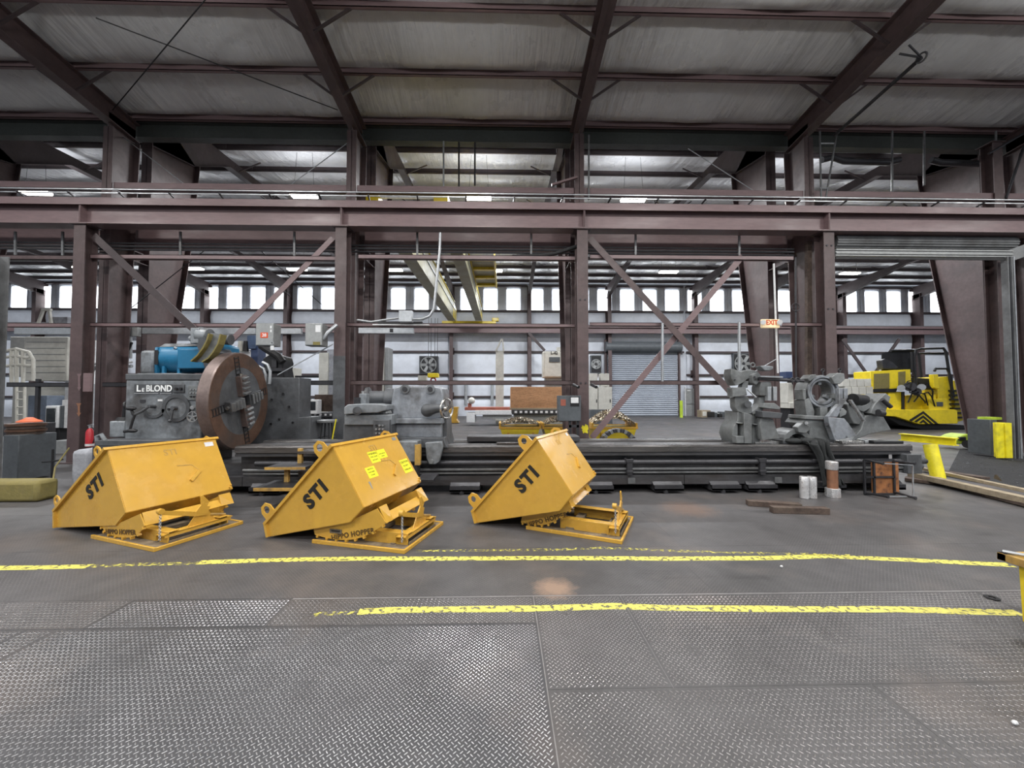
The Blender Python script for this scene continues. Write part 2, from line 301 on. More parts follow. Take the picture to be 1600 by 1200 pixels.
for x0, x1, y0, y1, k, p in PL:
    o = MB().box((x0-.002, y0-.002, -.013), (x1+.002, y1+.002, 0)).build('floor_plate', (fl_l, fl_r)[k], floor, smooth=False)
    if y0 < 3.0:                       # raised lugs of the checker plate, joined per plate
        vs = []; fs = []
        hs, ws = (.0115, .0031) if k == 0 else (.0105, .0028); p = .031 if k == 0 else .033; q_ = p/2
        for j in range(math.floor(max(y0, 1.45)/q_), math.ceil(min(y1, 3.12)/q_)):
            for i in range(math.floor(x0/p)+1, math.ceil(x1/p)):
                x = (i+.5*(j % 2))*p; y = (j+.5)*q_
                if abs(x) > 1.42*y+.15 or y > y1-.010 or y < y0+.010 or x > x1-.010 or x < x0+.010: continue
                sg = 1 if j % 2 == 0 else -1; dx, dy = .7071, .7071*sg; px_, py_ = -dy, dx; b = len(vs)
                for q, r, h in ((-1,0,0),(-.5,-1,0),(.5,-1,0),(1,0,0),(.5,1,0),(-.5,1,0),(-.55,0,1),(.55,0,1)):
                    vs.append((x+dx*hs*q+px_*ws*r, y+dy*hs*q+py_*ws*r, h*.0020-.0002))
                fs += [(b, b+1, b+6), (b+1, b+2, b+7, b+6), (b+2, b+3, b+7), (b+3, b+4, b+7), (b+4, b+5, b+6, b+7), (b+5, b, b+6)]
        if vs:
            mb = MB(); mb.v = vs; mb.f = fs; stuff(mb.build('tread_lugs', (lug_m, lug_m2)[k], o, smooth=False, local=True))
def slab(x0, x1, y0, y1): return MB().box((x0, y0, -.013), (x1, y1, 0)).build('floor_slab', fl_far, floor, smooth=False)
slab(-46, -12.005, .5, 7.6); slab(12.005, 48, .5, 7.6); slab(-12, -9.005, .5, 5.3); slab(9.005, 12, .5, 5.3); slab(-46, 48, -14, .494)
for y0, y1 in ((7.606, 13.4), (13.406, 20.6), (20.606, 31)):
    for a, c in ((-46, -22), (-21.995, -6.1), (-6.095, 5), (5.005, 17), (17.005, 48)): slab(a, c, y0, y1)
# painted lines
def line_mat():
    m = mat('worn_line_paint', (.62, .57, .12), .55, 0, .1, 4, .1, 30); nt = m.node_tree; N = nt.nodes; L = nt.links; b = N['Principled BSDF']
    g = N.new('ShaderNodeNewGeometry'); n = N.new('ShaderNodeTexNoise'); n.inputs['Scale'].default_value = 26; n.inputs['Detail'].default_value = 6; L.new(g.outputs['Position'], n.inputs[0])
    r = N.new('ShaderNodeMapRange'); r.inputs[1].default_value = .36; r.inputs[2].default_value = .48; L.new(n.outputs[0], r.inputs[0]); L.new(r.outputs[0], b.inputs['Alpha']); return m
def faint_mat():
    m = line_mat(); m.name = 'faded_line_paint'
    for n in m.node_tree.nodes:
        if n.type == 'MAP_RANGE' and n.inputs[1].default_value > .35 and n.inputs[2].default_value < .5: n.inputs[1].default_value = .47; n.inputs[2].default_value = .66
    return m
line_m = line_mat(); faint_m = faint_mat()
def paint(pts, w, m, z=.0012):
    c = [fl(*p) for p in pts]; q = []
    for a, b_ in zip(c[:-1], c[1:]):
        for t in range(6): q.append(a.lerp(b_, t/6))
    q.append(c[-1]); mb = MB()
    for i, p in enumerate(q):
        d = (q[min(i+1, len(q)-1)]-q[max(i-1, 0)]).normalized(); n = V((-d.y, d.x, 0)); ww = w*(.5+random.uniform(-.04, .04))
        mb.v += [tuple(p+n*ww+V((0,0,z))), tuple(p-n*ww+V((0,0,z)))]
    for i in range(len(q)-1): mb.f.append((2*i, 2*i+1, 2*i+3, 2*i+2))
    mb.build('painted_line', m, floor, smooth=False)
paint([(-60,888),(60,887),(140,885)], .095, line_m); paint([(140,885),(220,882),(310,880)], .07, faint_m)
paint([(310,879),(400,876),(480,874),(560,873),(680,873),(860,872),(1040,873),(1200,872),(1290,869),(1330,871),(1420,875),(1500,879),(1580,883)], .095, line_m)
paint([(650,861),(760,860),(870,859),(940,856),(1060,861),(1160,864),(1260,866),(1330,868)], .055, faint_m)
paint([(490,960),(560,957)], .05, faint_m)
paint([(560,956),(620,953),(830,951),(900,949),(960,947),(1040,950),(1140,951),(1260,952),(1400,952),(1500,955),(1594,958)], .082, line_m)
# ================================================================== ROOFS
def insul(name, col, rough=.30):
    m = mat(name, col, rough, .05, .10, .5, .05, 5, spec=.6); nt = m.node_tree; N = nt.nodes; L = nt.links; b = N['Principled BSDF']
    tc = N.new('ShaderNodeTexCoord'); mp = N.new('ShaderNodeMapping'); mp.inputs['Scale'].default_value = (2.6, .35, .35); mp.inputs['Rotation'].default_value = (0, 0, .25); L.new(tc.outputs['Object'], mp.inputs[0])
    n = N.new('ShaderNodeTexNoise'); n.inputs['Scale'].default_value = 1.6; n.inputs['Detail'].default_value = 4; L.new(mp.outputs[0], n.inputs[0])
    bu = N.new('ShaderNodeBump'); bu.inputs['Strength'].default_value = .7; bu.inputs['Distance'].default_value = .1; L.new(n.outputs[0], bu.inputs['Height']); L.new(bu.outputs[0], b.inputs['Normal']); return m
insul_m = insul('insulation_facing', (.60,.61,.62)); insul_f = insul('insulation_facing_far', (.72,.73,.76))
SL = .125
def zroof(Y): return 9.12+SL*(10.55-Y)
PUR_Y = [10.5-1.42*i for i in range(0, 16)]
def roof_sheet(name, ys, zf, x0, x1, sag, m, nx=170, ny=9):
    mb = MB(); rows = []
    for a, b_ in zip(ys[:-1], ys[1:]):
        for j in range(ny): rows.append((a+(b_-a)*j/ny, j/ny, a))
    rows.append((ys[-1], 0, 0)); rs = np.random.RandomState(3)
    ph = rs.rand(60)*6
    for k, (y, t, a) in enumerate(rows):
        for i in range(nx+1):
            x = x0+(x1-x0)*i/nx; w = .9+.28*math.sin(x*1.3+ph[int(abs(a)*7) % 60])+.2*math.sin(x*3.1+ph[int(abs(a)*3) % 60])
            shp = (t**.55)*(1-t)**1.3*2.1 if False else math.sin(PI*t**.5)
            mb.v.append((x, y, zf(y)-sag*w*shp+.012*math.sin(x*9+ph[int(abs(a)*5) % 60])*math.sin(PI*t)))
    for k in range(len(rows)-1):
        for i in range(nx): a = k*(nx+1)+i; mb.f.append((a, a+nx+1, a+nx+2, a+1))
    o = mb.build(name, m, None, ang=180); return o
ceil1 = struct(roof_sheet('ceiling', PUR_Y, lambda y: zroof(y)+.17, -20, 24, .125, insul_m))
def purlin(mb, x0, x1, y, z, h=.2, up=1):
    t = .012; f = .075
    mb.box((x0, y-t/2, z), (x1, y+t/2, z+h)).box((x0, y-f, z), (x1, y, z+t)).box((x0, y, z+h-t), (x1, y+f, z+h)).box((x0, y-f, z), (x1, y-f+t, z+.025))
for y in PUR_Y[:-1]:
    for a in range(len(GRID_X)-1):
        x0, x1 = max(GRID_X[a], -20), min(GRID_X[a+1], 24)
        if x1 <= -20 or x0 >= 24: continue
        mb = MB(); purlin(mb, x0+.005, x1-.005, y, zroof(y)-.03); mb.build('purlin', primer_lt, ceil1)
def zfar(Y): return 10.95-.052*abs(Y-18.0)
FP = [10.98, 12.7, 14.2, 15.7, 17.25, 18.8, 20.3, 21.9, 23.4, 25.0, 26.5, 28.0, 29.3, 30.0]
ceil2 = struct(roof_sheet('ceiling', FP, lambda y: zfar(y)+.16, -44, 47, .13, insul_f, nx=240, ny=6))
XS = [2.0+6.14*k for k in range(-7, 8)]
for y in FP[:-1]:
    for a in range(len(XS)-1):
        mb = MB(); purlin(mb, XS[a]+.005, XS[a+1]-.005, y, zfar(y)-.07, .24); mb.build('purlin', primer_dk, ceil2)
# ================================================================== FAR WALL
YW = 29.9
wall = struct(MB().box((-44, YW, -.2), (47, YW+.2, 10.4)).build('wall_back', wallm))
panel_emit = mat('translucent_panel', (.93, .97, 1.0), .4, emit=5, n1=.03, n2=.02)
zs = [.05, 1.50, 3.20, 4.98, 6.75, 8.16]
def bulge(x0, x1, z0, z1, b):
    mb = MB(); n = 6
    for j in range(n+1):
        t = j/n; y = YW-.03-b*math.sin(PI*t**1.3)
        for x in (x0, (x0+x1)/2-.01, (x0+x1)/2+.01, x1): mb.v.append((x, y+(.02 if abs(x-(x0+x1)/2) < .1 else 0), z0+(z1-z0)*t))
    for j in range(n):
        for i in range(3): a = j*4+i; mb.f.append((a, a+1, a+5, a+4))
    return mb
wp_ = -8.16
for a in range(len(XS)-1):
    for i in range(len(zs)-1):
        if 8.0 < (XS[a]+XS[a+1])/2 < 14.2 and zs[i] < 4.9: continue
        bulge(XS[a]+.14, XS[a+1]-.14, zs[i]+.05, zs[i+1]-.05, .1+.05*random.random()).build('wall_panel', wallm, wall, ang=180)
    for i, z in enumerate(zs[1:]+[10.15]):
        if 8.0 < (XS[a]+XS[a+1])/2 < 14.2 and z < 4.9: continue
        MB().box((XS[a]+.12, YW-.24, z-.07), (XS[a+1]-.12, YW-.02, z+.07)).build('wall_girt', primer_dk, wall)
for k in range(-20, 31):
    x = wp_+1.79*k
    if -43 < x < 46:
        MB().box((x-.5, YW-.10, 8.25), (x+.5, YW-.04, 9.88)).build('translucent_panel', panel_emit, wall, smooth=False)
        for dx in (.60, .90, 1.18): MB().box((x+dx-.02, YW-.09, 8.25), (x+dx+.02, YW-.02, 10.2)).build('panel_rib', grey_panel, wall, smooth=False)
        MB().box((x+.52, YW-.045, 8.25), (x+1.27, YW-.03, 10.2)).build('wall_panel', grey_panel, wall, smooth=False)
# clerestory fascia over the valley, and side walls far outside the frame
struct(MB().box((-44, 10.92, 9.34), (47, 10.98, 10.75)).build('wall_valley', grey_panel))
struct(MB().box((-44.2, 11, 0), (-44, 30, 10.8)).build('wall_left', wallm)); struct(MB().box((47, 11, 0), (47.2, 30, 10.8)).build('wall_right', wallm))
# ================================================================== STEEL FRAMES
fr_names = {-16.3: 'beyond the left edge', -10.15: 'left of the blue motor', -3.95: 'above the tailstock', 2.0: 'beside the X brace', 8.16: 'behind the steady rests', 14.3: 'by the roll-up doorway', 20.5: 'beyond the right edge'}
NX = [-16.3, -10.15, -3.95, 2.0, 8.16, 14.6, 20.7]
for X in NX:
    KX = {14.6: 14.3, 20.7: 20.5}.get(X, X)
    t = thing('rigid_frame', 'purple-brown roof frame with sloping rafter over the near bay, '+fr_names[KX], 'steel frame', (X, 10.2, 0), group='near bay roof frames')
    mb = MB(); w = .25; y0, y1, y1b = 9.9, 10.62, 10.4
    mb.box((X-w/2, y0, 0), (X+w/2, y0+.02, 8.52)).prism([(X-w/2, y1b, 0), (X+w/2, y1b, 0), (X+w/2, y1, 8.52), (X-w/2, y1, 8.52)], (0, .02, 0)); mb.prism([(X-.006, y0, 0), (X-.006, y1b, 0), (X-.006, y1, 8.9), (X-.006, y0, 8.9)], (.012, 0, 0))
    mb.build('column', primer, t)
    mb = MB(); yb = -9.0; zb = lambda Y, d: zroof(Y)-.05-d
    d0, d1 = .52, .62
    mb.prism([(X-.006, y1, zb(y1, 0)), (X-.006, y1, zb(y1, d0)), (X-.006, yb, zb(yb, d1)), (X-.006, yb, zb(yb, 0))], (.012, 0, 0))
    for dd in ((d0, d1), (.02, .02)):
        mb.prism([(X-w/2, y1, zb(y1, dd[0])), (X+w/2, y1, zb(y1, dd[0])), (X+w/2, yb, zb(yb, dd[1])), (X-w/2, yb, zb(yb, dd[1]))], (0, 0, .02))
    mb.build('rafter', primer, t)
    for i, y in enumerate(PUR_Y[1:6]):
        for s in (-1, 1): MB().bar((X+s*.1, y-.03, zb(y, .5)), (X+s*.85, y, zroof(y)), .045, .045).build('flange_brace', primer_dk, t)
far_n = lambda X: ('at the roll-up doorway' if X > 13 else 'with the tapered leg behind the EXIT sign' if X > 7 else 'behind the electrical box on the brown column' if X > 1 else 'behind the tailstock' if X > -5 else 'behind the blue motor')
for X in XS:
    core = [q for q in (-10.15, -3.95, 2.0, 8.16, 14.3) if abs(q-X) < .3]; Xn = {-10.15: -10.5, 14.3: 14.87}.get(core[0], core[0]) if core else X
    t = thing('rigid_frame', ('dark steel roof frame spanning the far bay, '+far_n(Xn)) if core else 'dark steel roof frame seen at the far '+('left' if X < 0 else 'right')+' end of the hall, '+{6:'first',5:'second',4:'third',3:'fourth',2:'fifth',1:'sixth'}.get(7-int(abs(X)//6.14) if X<0 else 7-int((abs(X)+2)//6.14), 'outermost')+' frame', 'steel frame', (Xn, 11.3, 0), group='far bay roof frames')
    if -17 < X < 22:
        w = .3; mb = MB(); ya = 11.35
        mb.box((Xn-w/2, ya, 0), (Xn+w/2, ya+.025, 10.35)); mb.prism([(Xn-.008, ya, 0), (Xn-.008, 11.85, 0), (Xn-.008, 12.85, 6.6), (Xn-.008, 13.1, 9.4), (Xn-.008, ya, 10.5)], (.016, 0, 0))
        mb.prism([(Xn-w/2, 11.85, 0), (Xn+w/2, 11.85, 0), (Xn+w/2, 12.85, 6.6), (Xn-w/2, 12.85, 6.6)], (0, .025, 0)); mb.prism([(Xn-w/2, 12.85, 6.6), (Xn+w/2, 12.85, 6.6), (Xn+w/2, 13.1, 9.4), (Xn-w/2, 13.1, 9.4)], (0, .025, 0))
        mb.build('tapered_column', primer, t)
        b2 = MB().ibeam((Xn, 10.68, 5.52), (Xn, 11.35, 5.52), .26, .30, .02); b2.build('crane_bracket', primer, t)
    pts = [(11.3, zfar(11.3)-.1), (18, zfar(18)-.1), (29.7, zfar(29.7)-.1), (29.7, zfar(29.7)-1.15), (28.2, 9.5), (24.6, 10.25), (18, 10.45), (14.6, 10.3), (12.9, 9.3), (11.4, 9.0)]
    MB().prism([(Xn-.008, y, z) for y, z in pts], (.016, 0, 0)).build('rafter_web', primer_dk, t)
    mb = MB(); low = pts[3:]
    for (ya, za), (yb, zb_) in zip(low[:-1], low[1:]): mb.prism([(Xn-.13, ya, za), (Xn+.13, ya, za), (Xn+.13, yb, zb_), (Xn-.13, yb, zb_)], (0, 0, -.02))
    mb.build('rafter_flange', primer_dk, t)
    mb = MB(); mb.box((Xn-.14, 29.1, 0), (Xn+.14, 29.12, 9.6)).box((Xn-.008, 29.12, 0), (Xn+.008, 29.85, 9.6)).box((Xn-.14, 29.83, 0), (Xn+.14, 29.85, 10.2)); mb.build('wall_column', primer, t)
    for y in (15.1, 18, 22.7, 25.9):
        for s in (-1, 1): MB().bar((Xn+s*.1, y, 10.4), (Xn+s*.9, y+.05, zfar(y)), .04, .04).build('flange_brace', primer_dk, t)
# gutter beam between the two roofs and a dark strip added above to close a bright gap
tag(MB().box((-20, 10.66, 8.76), (24, 10.9, 9.1)).box((-20, 10.56, 9.1), (24, 10.98, 9.32)).build('valley_gutter', greenbeam), 'dark grey-green box gutter running between the two roofs', 'gutter')
# girt between the upper columns
for i, (a, b_) in enumerate(zip(NX[:-1], NX[1:])):
    nm = ['left end', 'second from left', 'centre, above the yellow crane trolley', 'right of centre', 'right, beside the hanging duct', 'right end'][i]
    tag(MB().box((a+.13, 9.95, 6.93), (b_-.13, 10.15, 6.96)).box((a+.13, 9.95, 6.96), (b_-.13, 9.962, 7.08)).build('upper_girt', primer_lt), 'brown channel girt between the upper columns, '+nm, 'girt', 'girts above the runway beam')
# ================================================================== CRANE RUNWAYS AND CRANE COLUMNS
Y1 = 9.47
def runway(Y, zb, zt, x0, x1, label, m, w=.34, up=1):
    t = thing('crane_runway_beam', label, 'steel beam', ((x0+x1)/2, Y, zb), group=None)
    mb = MB().box((x0, Y-w/2, zb), (x1, Y+w/2, zb+.028)).box((x0, Y-.01, zb+.028), (x1, Y+.01, zt-.03)).box((x0, Y-w/2, zt-.03), (x1, Y+w/2, zt)); mb.build('beam', m, t)
    MB().box((x0, Y-w/2-.02, zt-.16), (x1, Y-w/2, zt+.01)).build('cap_channel', m, t)
    MB().box((x0, Y-.035, zt), (x1, Y+.035, zt+.09)).build('crane_rail', grey_steel, t)
    return t
rw = runway(Y1, 5.72, 6.33, -18, 22, 'long purple-brown crane runway beam across the whole picture on the near columns', primer_lt)
for X in NX:
    for s in (-1, 1): MB().box((X+s*.012-.005, Y1-.17, 5.74), (X+s*.012+.005, Y1-.005, 6.3)).build('stiffener', primer_lt, rw)
for zc, yc in ((6.40, Y1-.26), (6.47, Y1-.30)):
    MB().box((-18, yc-.012, zc), (22, yc+.012, zc+.022)).build('conductor_bar', galv, rw)
for i in range(34): MB().bar((-17.3+i*1.17, Y1-.17, 6.36), (-17.3+i*1.17+.02, Y1-.34, 6.40), .03, .03).build('conductor_bracket', dark_steel, rw)
runway(10.75, 5.70, 6.42, -18, 22, 'second purple crane runway beam just behind the first, partly hidden by it', primer_lt)
rwf = runway(28.75, 6.28, 6.86, -43, 46, 'far crane runway beam along the back wall', primer_lt, w=.36)
rwf['label'] = 'far purple crane runway beam along the back wall, under the yellow crane end'
def hcol(X, Y, z1, label, w=.27, d=.3, m=None, z0=0, group='crane runway columns'):
    t = thing('steel_column', label, 'column', (X, Y, 0), group=group); m = m or primer
    MB().box((X-w/2, Y-d/2, z0), (X+w/2, Y-d/2+.02, z1)).box((X-w/2, Y+d/2-.02, z0), (X+w/2, Y+d/2, z1)).box((X-.008, Y-d/2+.02, z0), (X+.008, Y+d/2-.02, z1)).build('shaft', m, t)
    MB().box((X-w*.75, Y-d*.65, z1), (X+w*.75, Y+d*.65, z1+.02)).build('cap_plate', m, t); MB().box((X-w*.8, Y-d*.8, z0), (X+w*.8, Y+d*.8, z0+.03)).build('base_plate', m, t); return t
cols = [hcol(X, Y1, 5.70, l) for X, l in ((-16.3, 'brown steel crane column beyond the left edge'), (-10.15, 'brown steel crane column with faded arrow stickers, left of the headstock'), (-3.95, 'brown crane column rubbed dark below, behind the lathe carriage'), (1.95, 'brown crane column with a yellow paint patch, beside the grey electrical box'), (8.15, 'brown crane column with bolt holes, behind the steady rests'), (14.3, 'brown steel crane column right of the doorway'))]
cols.append(hcol(13.38, 10.05, 8.45, 'purple-brown column just left of the roll-up door track', w=.26, d=.3, group=None))
for i, (zz) in enumerate((3.95, 1.9)):
    for s in (-1, 1): MB().cyl((1.95+s*.06, Y1-.165, zz), (1.95+s*.06, Y1-.15, zz), .022, n=8).build('bolt', dark_steel, cols[3])
for zz in (5.35, 3.75, 2.0):
    for s in (-1, 1): MB().cyl((8.15+s*.06, Y1-.165, zz), (8.15+s*.06, Y1-.15, zz), .022, n=8).build('bolt', dark_steel, cols[4])
# cross braces
def brace(p, q, label, w=.13, m=None, group='cross braces', name='cross_brace'):
    return tag(MB().bar(p, q, w, .012, up=(0,1,0)).bar(V(p)+V((0,.06,0)), V(q)+V((0,.06,0)), .012, .12, up=(0,1,0)).build(name, m or primer), label, 'brace', group)
Yb = Y1
brace(at(146, 368, Yb), at(488, 688, Yb), 'brown angle brace falling right from the leftmost column to behind the chuck', w=.17, m=primer_dk)
brace(at(520, 372, Yb+.1), at(205, 690, Yb+.1), 'purple angle brace rising right from behind the chuck to the second column', w=.13, m=primer_lt)
brace(at(921, 372, Yb), at(1185, 660, Yb), 'brown angle brace falling right from the third column to the steady rests', w=.16)
brace(at(1160, 400, Yb+.1), at(925, 684, Yb+.1), 'purple angle brace falling left towards the chip bins, crossing the other at the doorway', w=.15, m=primer_lt)
# horizontal girts on the crane column line
def girt(x0, x1, y, h, Y, name, label, m=None, d=.1, cat='girt', group='girts on the near column line', sh=True):
    a = at(x0, y, Y); b_ = at(x1, y, Y); z = (a.z+b_.z)/2
    return tag(MB().box((a.x, Y, z-h/2), (b_.x, Y+.012, z+h/2)).box((a.x, Y, z+h/2-.012), (b_.x, Y+d, z+h/2)).box((a.x, Y, z-h/2), (b_.x, Y+d, z-h/2+.012)).build(name, m or primer_lt), label, cat, group)
for (x0, x1, l) in ((0, 116, 'left end'), (141, 525, 'over the blue motor'), (560, 898, 'under the second runway beam at the centre'), (922, 1240, 'left of the roll-up door')):
    girt(x0, x1, 402, .11, Y1+.05, 'high_girt', 'brown high girt just below the runway beams, '+l, primer_lt if x0 else primer)
for (x0, x1, l) in ((141, 525, 'behind the two grey boxes'), (543, 898, 'right of the junction box'), (922, 1187, 'left of the EXIT sign'), (1222, 1290, 'right of the EXIT sign')):
    girt(x0, x1, 508 if x0 < 900 else 507, .09, Y1+.12, 'middle_girt', 'brown middle-height girt, '+l)
girt(8, 116, 508, .1, Y1+.12, 'middle_girt', 'reddish girt at mid height at the left edge')
for (x0, x1, l) in ((10, 112, 'left edge, nearly black'), (160, 208, 'left of the headstock'), (415, 528, 'right of the chuck'), (548, 898, 'over the tailstock'), (922, 1140, 'over the chip bins')):
    girt(x0, x1, 598 if x0 > 300 else 601, .11, Y1+.12, 'low_girt', 'dark low rail girt, '+l, dark_steel if x0 < 500 else primer)
# pipes under the runway
def pipe(pts, r, m, label, name='pipe', cat='pipe', group=None, n=8, Y=None):
    return tag(MB().tube(pts, r, n).build(name, m), label, cat, group)
for y, r, l in ((384, .022, 'upper thin pipe'), (389, .03, 'middle pipe'), (394, .022, 'lower thin pipe')):
    a, b_ = at(0, y, Y1+.35), at(1240, y, Y1+.35); z = (a.z+b_.z)/2
    t = thing('service_pipe', 'dark horizontal '+l+' of the three under the runway beams', 'pipe', (a.x, Y1+.35, z), group='horizontal service pipes')
    MB().tube([(a.x, Y1+.35, z), (b_.x, Y1+.35, z)], r).build('pipe_run', dark_steel, t)
for i, x in enumerate((24, 98, 282, 460, 652, 830, 993, 1155)):
    a = at(x, 362, Y1+.3); b_ = at(x, 400, Y1+.3)
    tag(MB().bar(a, b_, .05, .03, up=(0,1,0)).build('pipe_hanger', grey_steel), ['strap hanger at the left edge', 'strap hanger left of the first column', 'strap hanger above the blue motor', 'strap hanger left of the second column', 'strap hanger above the light grey junction box', 'strap hanger left of the third column', 'strap hanger right of the third column', 'strap hanger left of the EXIT sign'][i]+' holding the service pipes', 'hanger', 'pipe hangers')
# ================================================================== LAMPS
def lampfix(X, Y, Z, label, group, L=.95):
    t = thing('high_bay_light', label, 'ceiling light', (X, Y, Z), group=group)
    MB().prism([(X-L/2, Y-.16, Z+.02), (X-L/2, Y-.10, Z+.10), (X-L/2, Y+.10, Z+.10), (X-L/2, Y+.16, Z+.02)], (L, 0, 0)).build('housing', white_p, t)
    MB().box((X-L/2+.02, Y-.15, Z-.05), (X+L/2-.02, Y+.15, Z+.018)).build('diffuser', lum, t)
    for s in (-1, 1): MB().cyl((X+s*L*.4, Y, Z+.1), (X+s*L*.3, Y, (zfar(Y) if Y > 11 else zroof(Y))-.06), .006, n=5).build('cable', black_steel, t)
for (X, Y), l in zip(FAR_ROW1, ('cut by the left edge', 'above the blue motor', 'brightest, above the tailstock', 'right of the third column', 'small, left of the dark column', 'large, below the hanging duct')):
    lampfix(X, Y, 9.07 if Y > 13.5 else 8.5, 'bright bay light seen just over the runway beam, '+l, 'bay lights over the runway beam')
for (X, Y) in FAR_ROW2:
    d = {-37: 'outermost at left', -30.2: 'next to outermost at left', -24.3: 'at the left edge', -18.1: 'just right of the first column', -12.1: 'above the blue motor', -6.5: 'left of the second column', -.6: 'over the crane girders', 4.2: 'behind the third column', 9.9: 'left of the EXIT sign', 15.6: 'behind the dark column', 21.0: 'over the yellow machine', 27: 'far right', 33: 'outermost at right'}[X]
    lampfix(X, Y, 9.0, 'bay light in the far row below the beams, '+d, 'bay lights in the far row', 1.1)
for X, Y in NEAR_LAMPS: lampfix(X, Y, 8.34, 'bay light hanging over the near floor behind the camera', 'bay lights over the near floor', 1.3)
# ================================================================== shape helpers placed from the survey
def P2(pts, Y): return [at(x, y, Y) for x, y in pts]
def pp(mb, pts, Y, d): return mb.prism(P2(pts, Y), (0, d, 0))
def pb(x0, y0, x1, y1, Y, d, mb=None):
    a = at(x0, y0, Y); b_ = at(x1, y1, Y); c = at(x0, y1, Y); mb = mb or MB()
    return mb.box((a.x, Y, b_.z), (b_.x, Y+d, a.z))
def planept(px_, py_, o, n): d = V(ray(px_, py_)); c = V(_C); return c+d*((V(o)-c).dot(n)/d.dot(n))
# ================================================================== SELF-DUMPING HOPPERS
def hopper(k, L, C_, body_w, prof, rockp, W, label, stickers=False):
    L = fl(*L); C_ = fl(*C_); u = (C_-L).normalized(); w = V((-u.y, u.x, 0)); z = V((0,0,1))
    M = Matrix(((u.x, w.x, 0, C_.x), (u.y, w.y, 0, C_.y), (0, 0, 1, 0), (0, 0, 0, 1))); Mi = M.inverted()
    t = thing('dumping_hopper', label, 'hopper', group='yellow dumping hoppers', M=M)
    prof = [Mi @ planept(*p, C_+w*body_w, w) for p in prof]; rk = [Mi @ planept(*p, C_+w*.02, w) for p in rockp]
    P = [V((p.x, 0, p.z)) for p in prof]
    P[0].z = .02; P[1].z = max(P[1].z, .16)
    def wv(p, ww): return V((p.x, ww, p.z))
    B = lambda mb, n, m, par=None, **kw: mb.build(n, m, par or t, local=True, **kw)
    w0, w1 = body_w, body_w+W
    near = B(MB().prism([wv(p, w0) for p in P], (0, .006, 0)), 'side_panel', hop)
    B(MB().prism([wv(p, w1-.006) for p in P], (0, .006, 0)), 'side_panel', hop)
    def sheet(a, b_, name, th=.006):
        d = (b_-a).normalized(); n = V((d.z, 0, -d.x))*th
        return B(MB().prism([wv(a, w0+.006), wv(b_, w0+.006), wv(b_, w0+.006)-n, wv(a, w0+.006)-n], (0, W-.012, 0)), name, hop)
    back = sheet(P[2], P[3], 'back_panel'); sheet(P[3], P[4], 'slope_panel'); sheet(P[4], P[0], 'bottom_panel'); sheet(P[0], P[1], 'lip_plate')
    rd = (P[2]-P[1]).normalized(); rn = V((-rd.z, 0, rd.x))      # rn points up and out of the mouth
    for ww, s in ((w0-.012, -1), (w1+.012, 1)):
        B(MB().bar(wv(P[1], ww)-rd*.01, wv(P[2], ww)+rd*.015, .04, .03, up=rn), 'rim_rail', hop)
    for ww in (w0-.012, w1+.012): B(MB().bar(wv(P[0], ww), wv(P[1], ww), .03, .03, up=rd), 'lip_edge', hop)
    B(MB().bar(wv(P[2], w0-.035)+rn*.0, wv(P[2], w1+.035), .038, .034, up=rn), 'back_rim', hop)
    B(MB().bar(wv(P[1], w0-.01), wv(P[1], w1+.01), .03, .03, up=rn), 'front_rim', hop)
    Lr = (P[2]-P[1]).length; hh = (.034, .042, .036)[k]; es = (.13, .165, .165)[k]
    for ww in (w0-.006, w1-.006):
        for f_ in (.035, .84):
            c = wv(P[1]+rd*Lr*f_, ww)
            B(MB().plate_hole(c, rd, rn, [(0, .0), (es*.95, .0), (es*.95, es*.62), (es*.7, es*.98), (es*.25, es*.98), (0, es*.62)], (es*.48, es*.55), hh, .014), 'lifting_ear', hop)
    # corner bolts of the back panel
    bd = (P[3]-P[2]).normalized(); bn = V((-bd.z, 0, bd.x)); bl = (P[3]-P[2]).length
    if bn.x < 0: bn = -bn
    def bp(a, q, h=0.0): return wv(P[2]+bd*(a*bl)+bn*(.0066+h), w0+q*W)      # point on the back panel: a down, q across
    B(MB().cyl(bp(.97, .965), bp(.97, .965, .02), .013, n=8), 'bolt', hop); B(MB().cyl(bp(.93, .985), bp(.93, .985, .015), .01, n=8), 'bolt', hop)
    ex = V((0, 1, 0)); ey = -bd
    # bent keeper strap on the back panel
    B(MB().bar(bp(.72, .60, .012), bp(.56, .72, .012), .035, .02, up=bn), 'keeper_strap', hop)
    B(MB().bar(bp(.42, .52, .0), bp(.44, .66, .0), .007, .007, up=bn).bar(bp(.44, .66, .0), bp(.56, .72, 0), .006, .006, up=bn), 'weld_seam', hop_d)
    text_part('STI', .11, bp(.17, .5, .0012), ex, ey, 'embossed_letters', hop_d if k < 2 else hop, t_local(t), .001, 0)
    # side lettering
    sd = rd; su = rn
    c = (P[1]+P[2]+P[3]+P[4])/4; c = P[1].lerp(P[2], (.66, .58, .655)[k])-rn*(.215, .225, .235)[k]
    text_part('STI', .215, wv(c, w0-.0045), sd, su, 'side_lettering', letter, t_local(t), .0015, .011, spacing=1.22)
    # rockers with teeth
    A, lows, Bq, Tq = rk[0], rk[1:4], rk[4], rk[5]
    lowz = min(p.z for p in rk); dz = .046-lowz; rr = [V((p.x, 0, p.z+dz)) for p in rk]
    arc = []
    for i in range(len(rr)-2):
        for q in range(4):
            t_ = q/4; p0 = rr[max(i-1, 0)]; p1 = rr[i]; p2 = rr[i+1]; p3 = rr[min(i+2, 4)]
            arc.append(.5*((2*p1)+(p2-p0)*t_+(2*p0-5*p1+4*p2-p3)*t_*t_+(3*p1-p0-3*p2+p3)*t_**3))
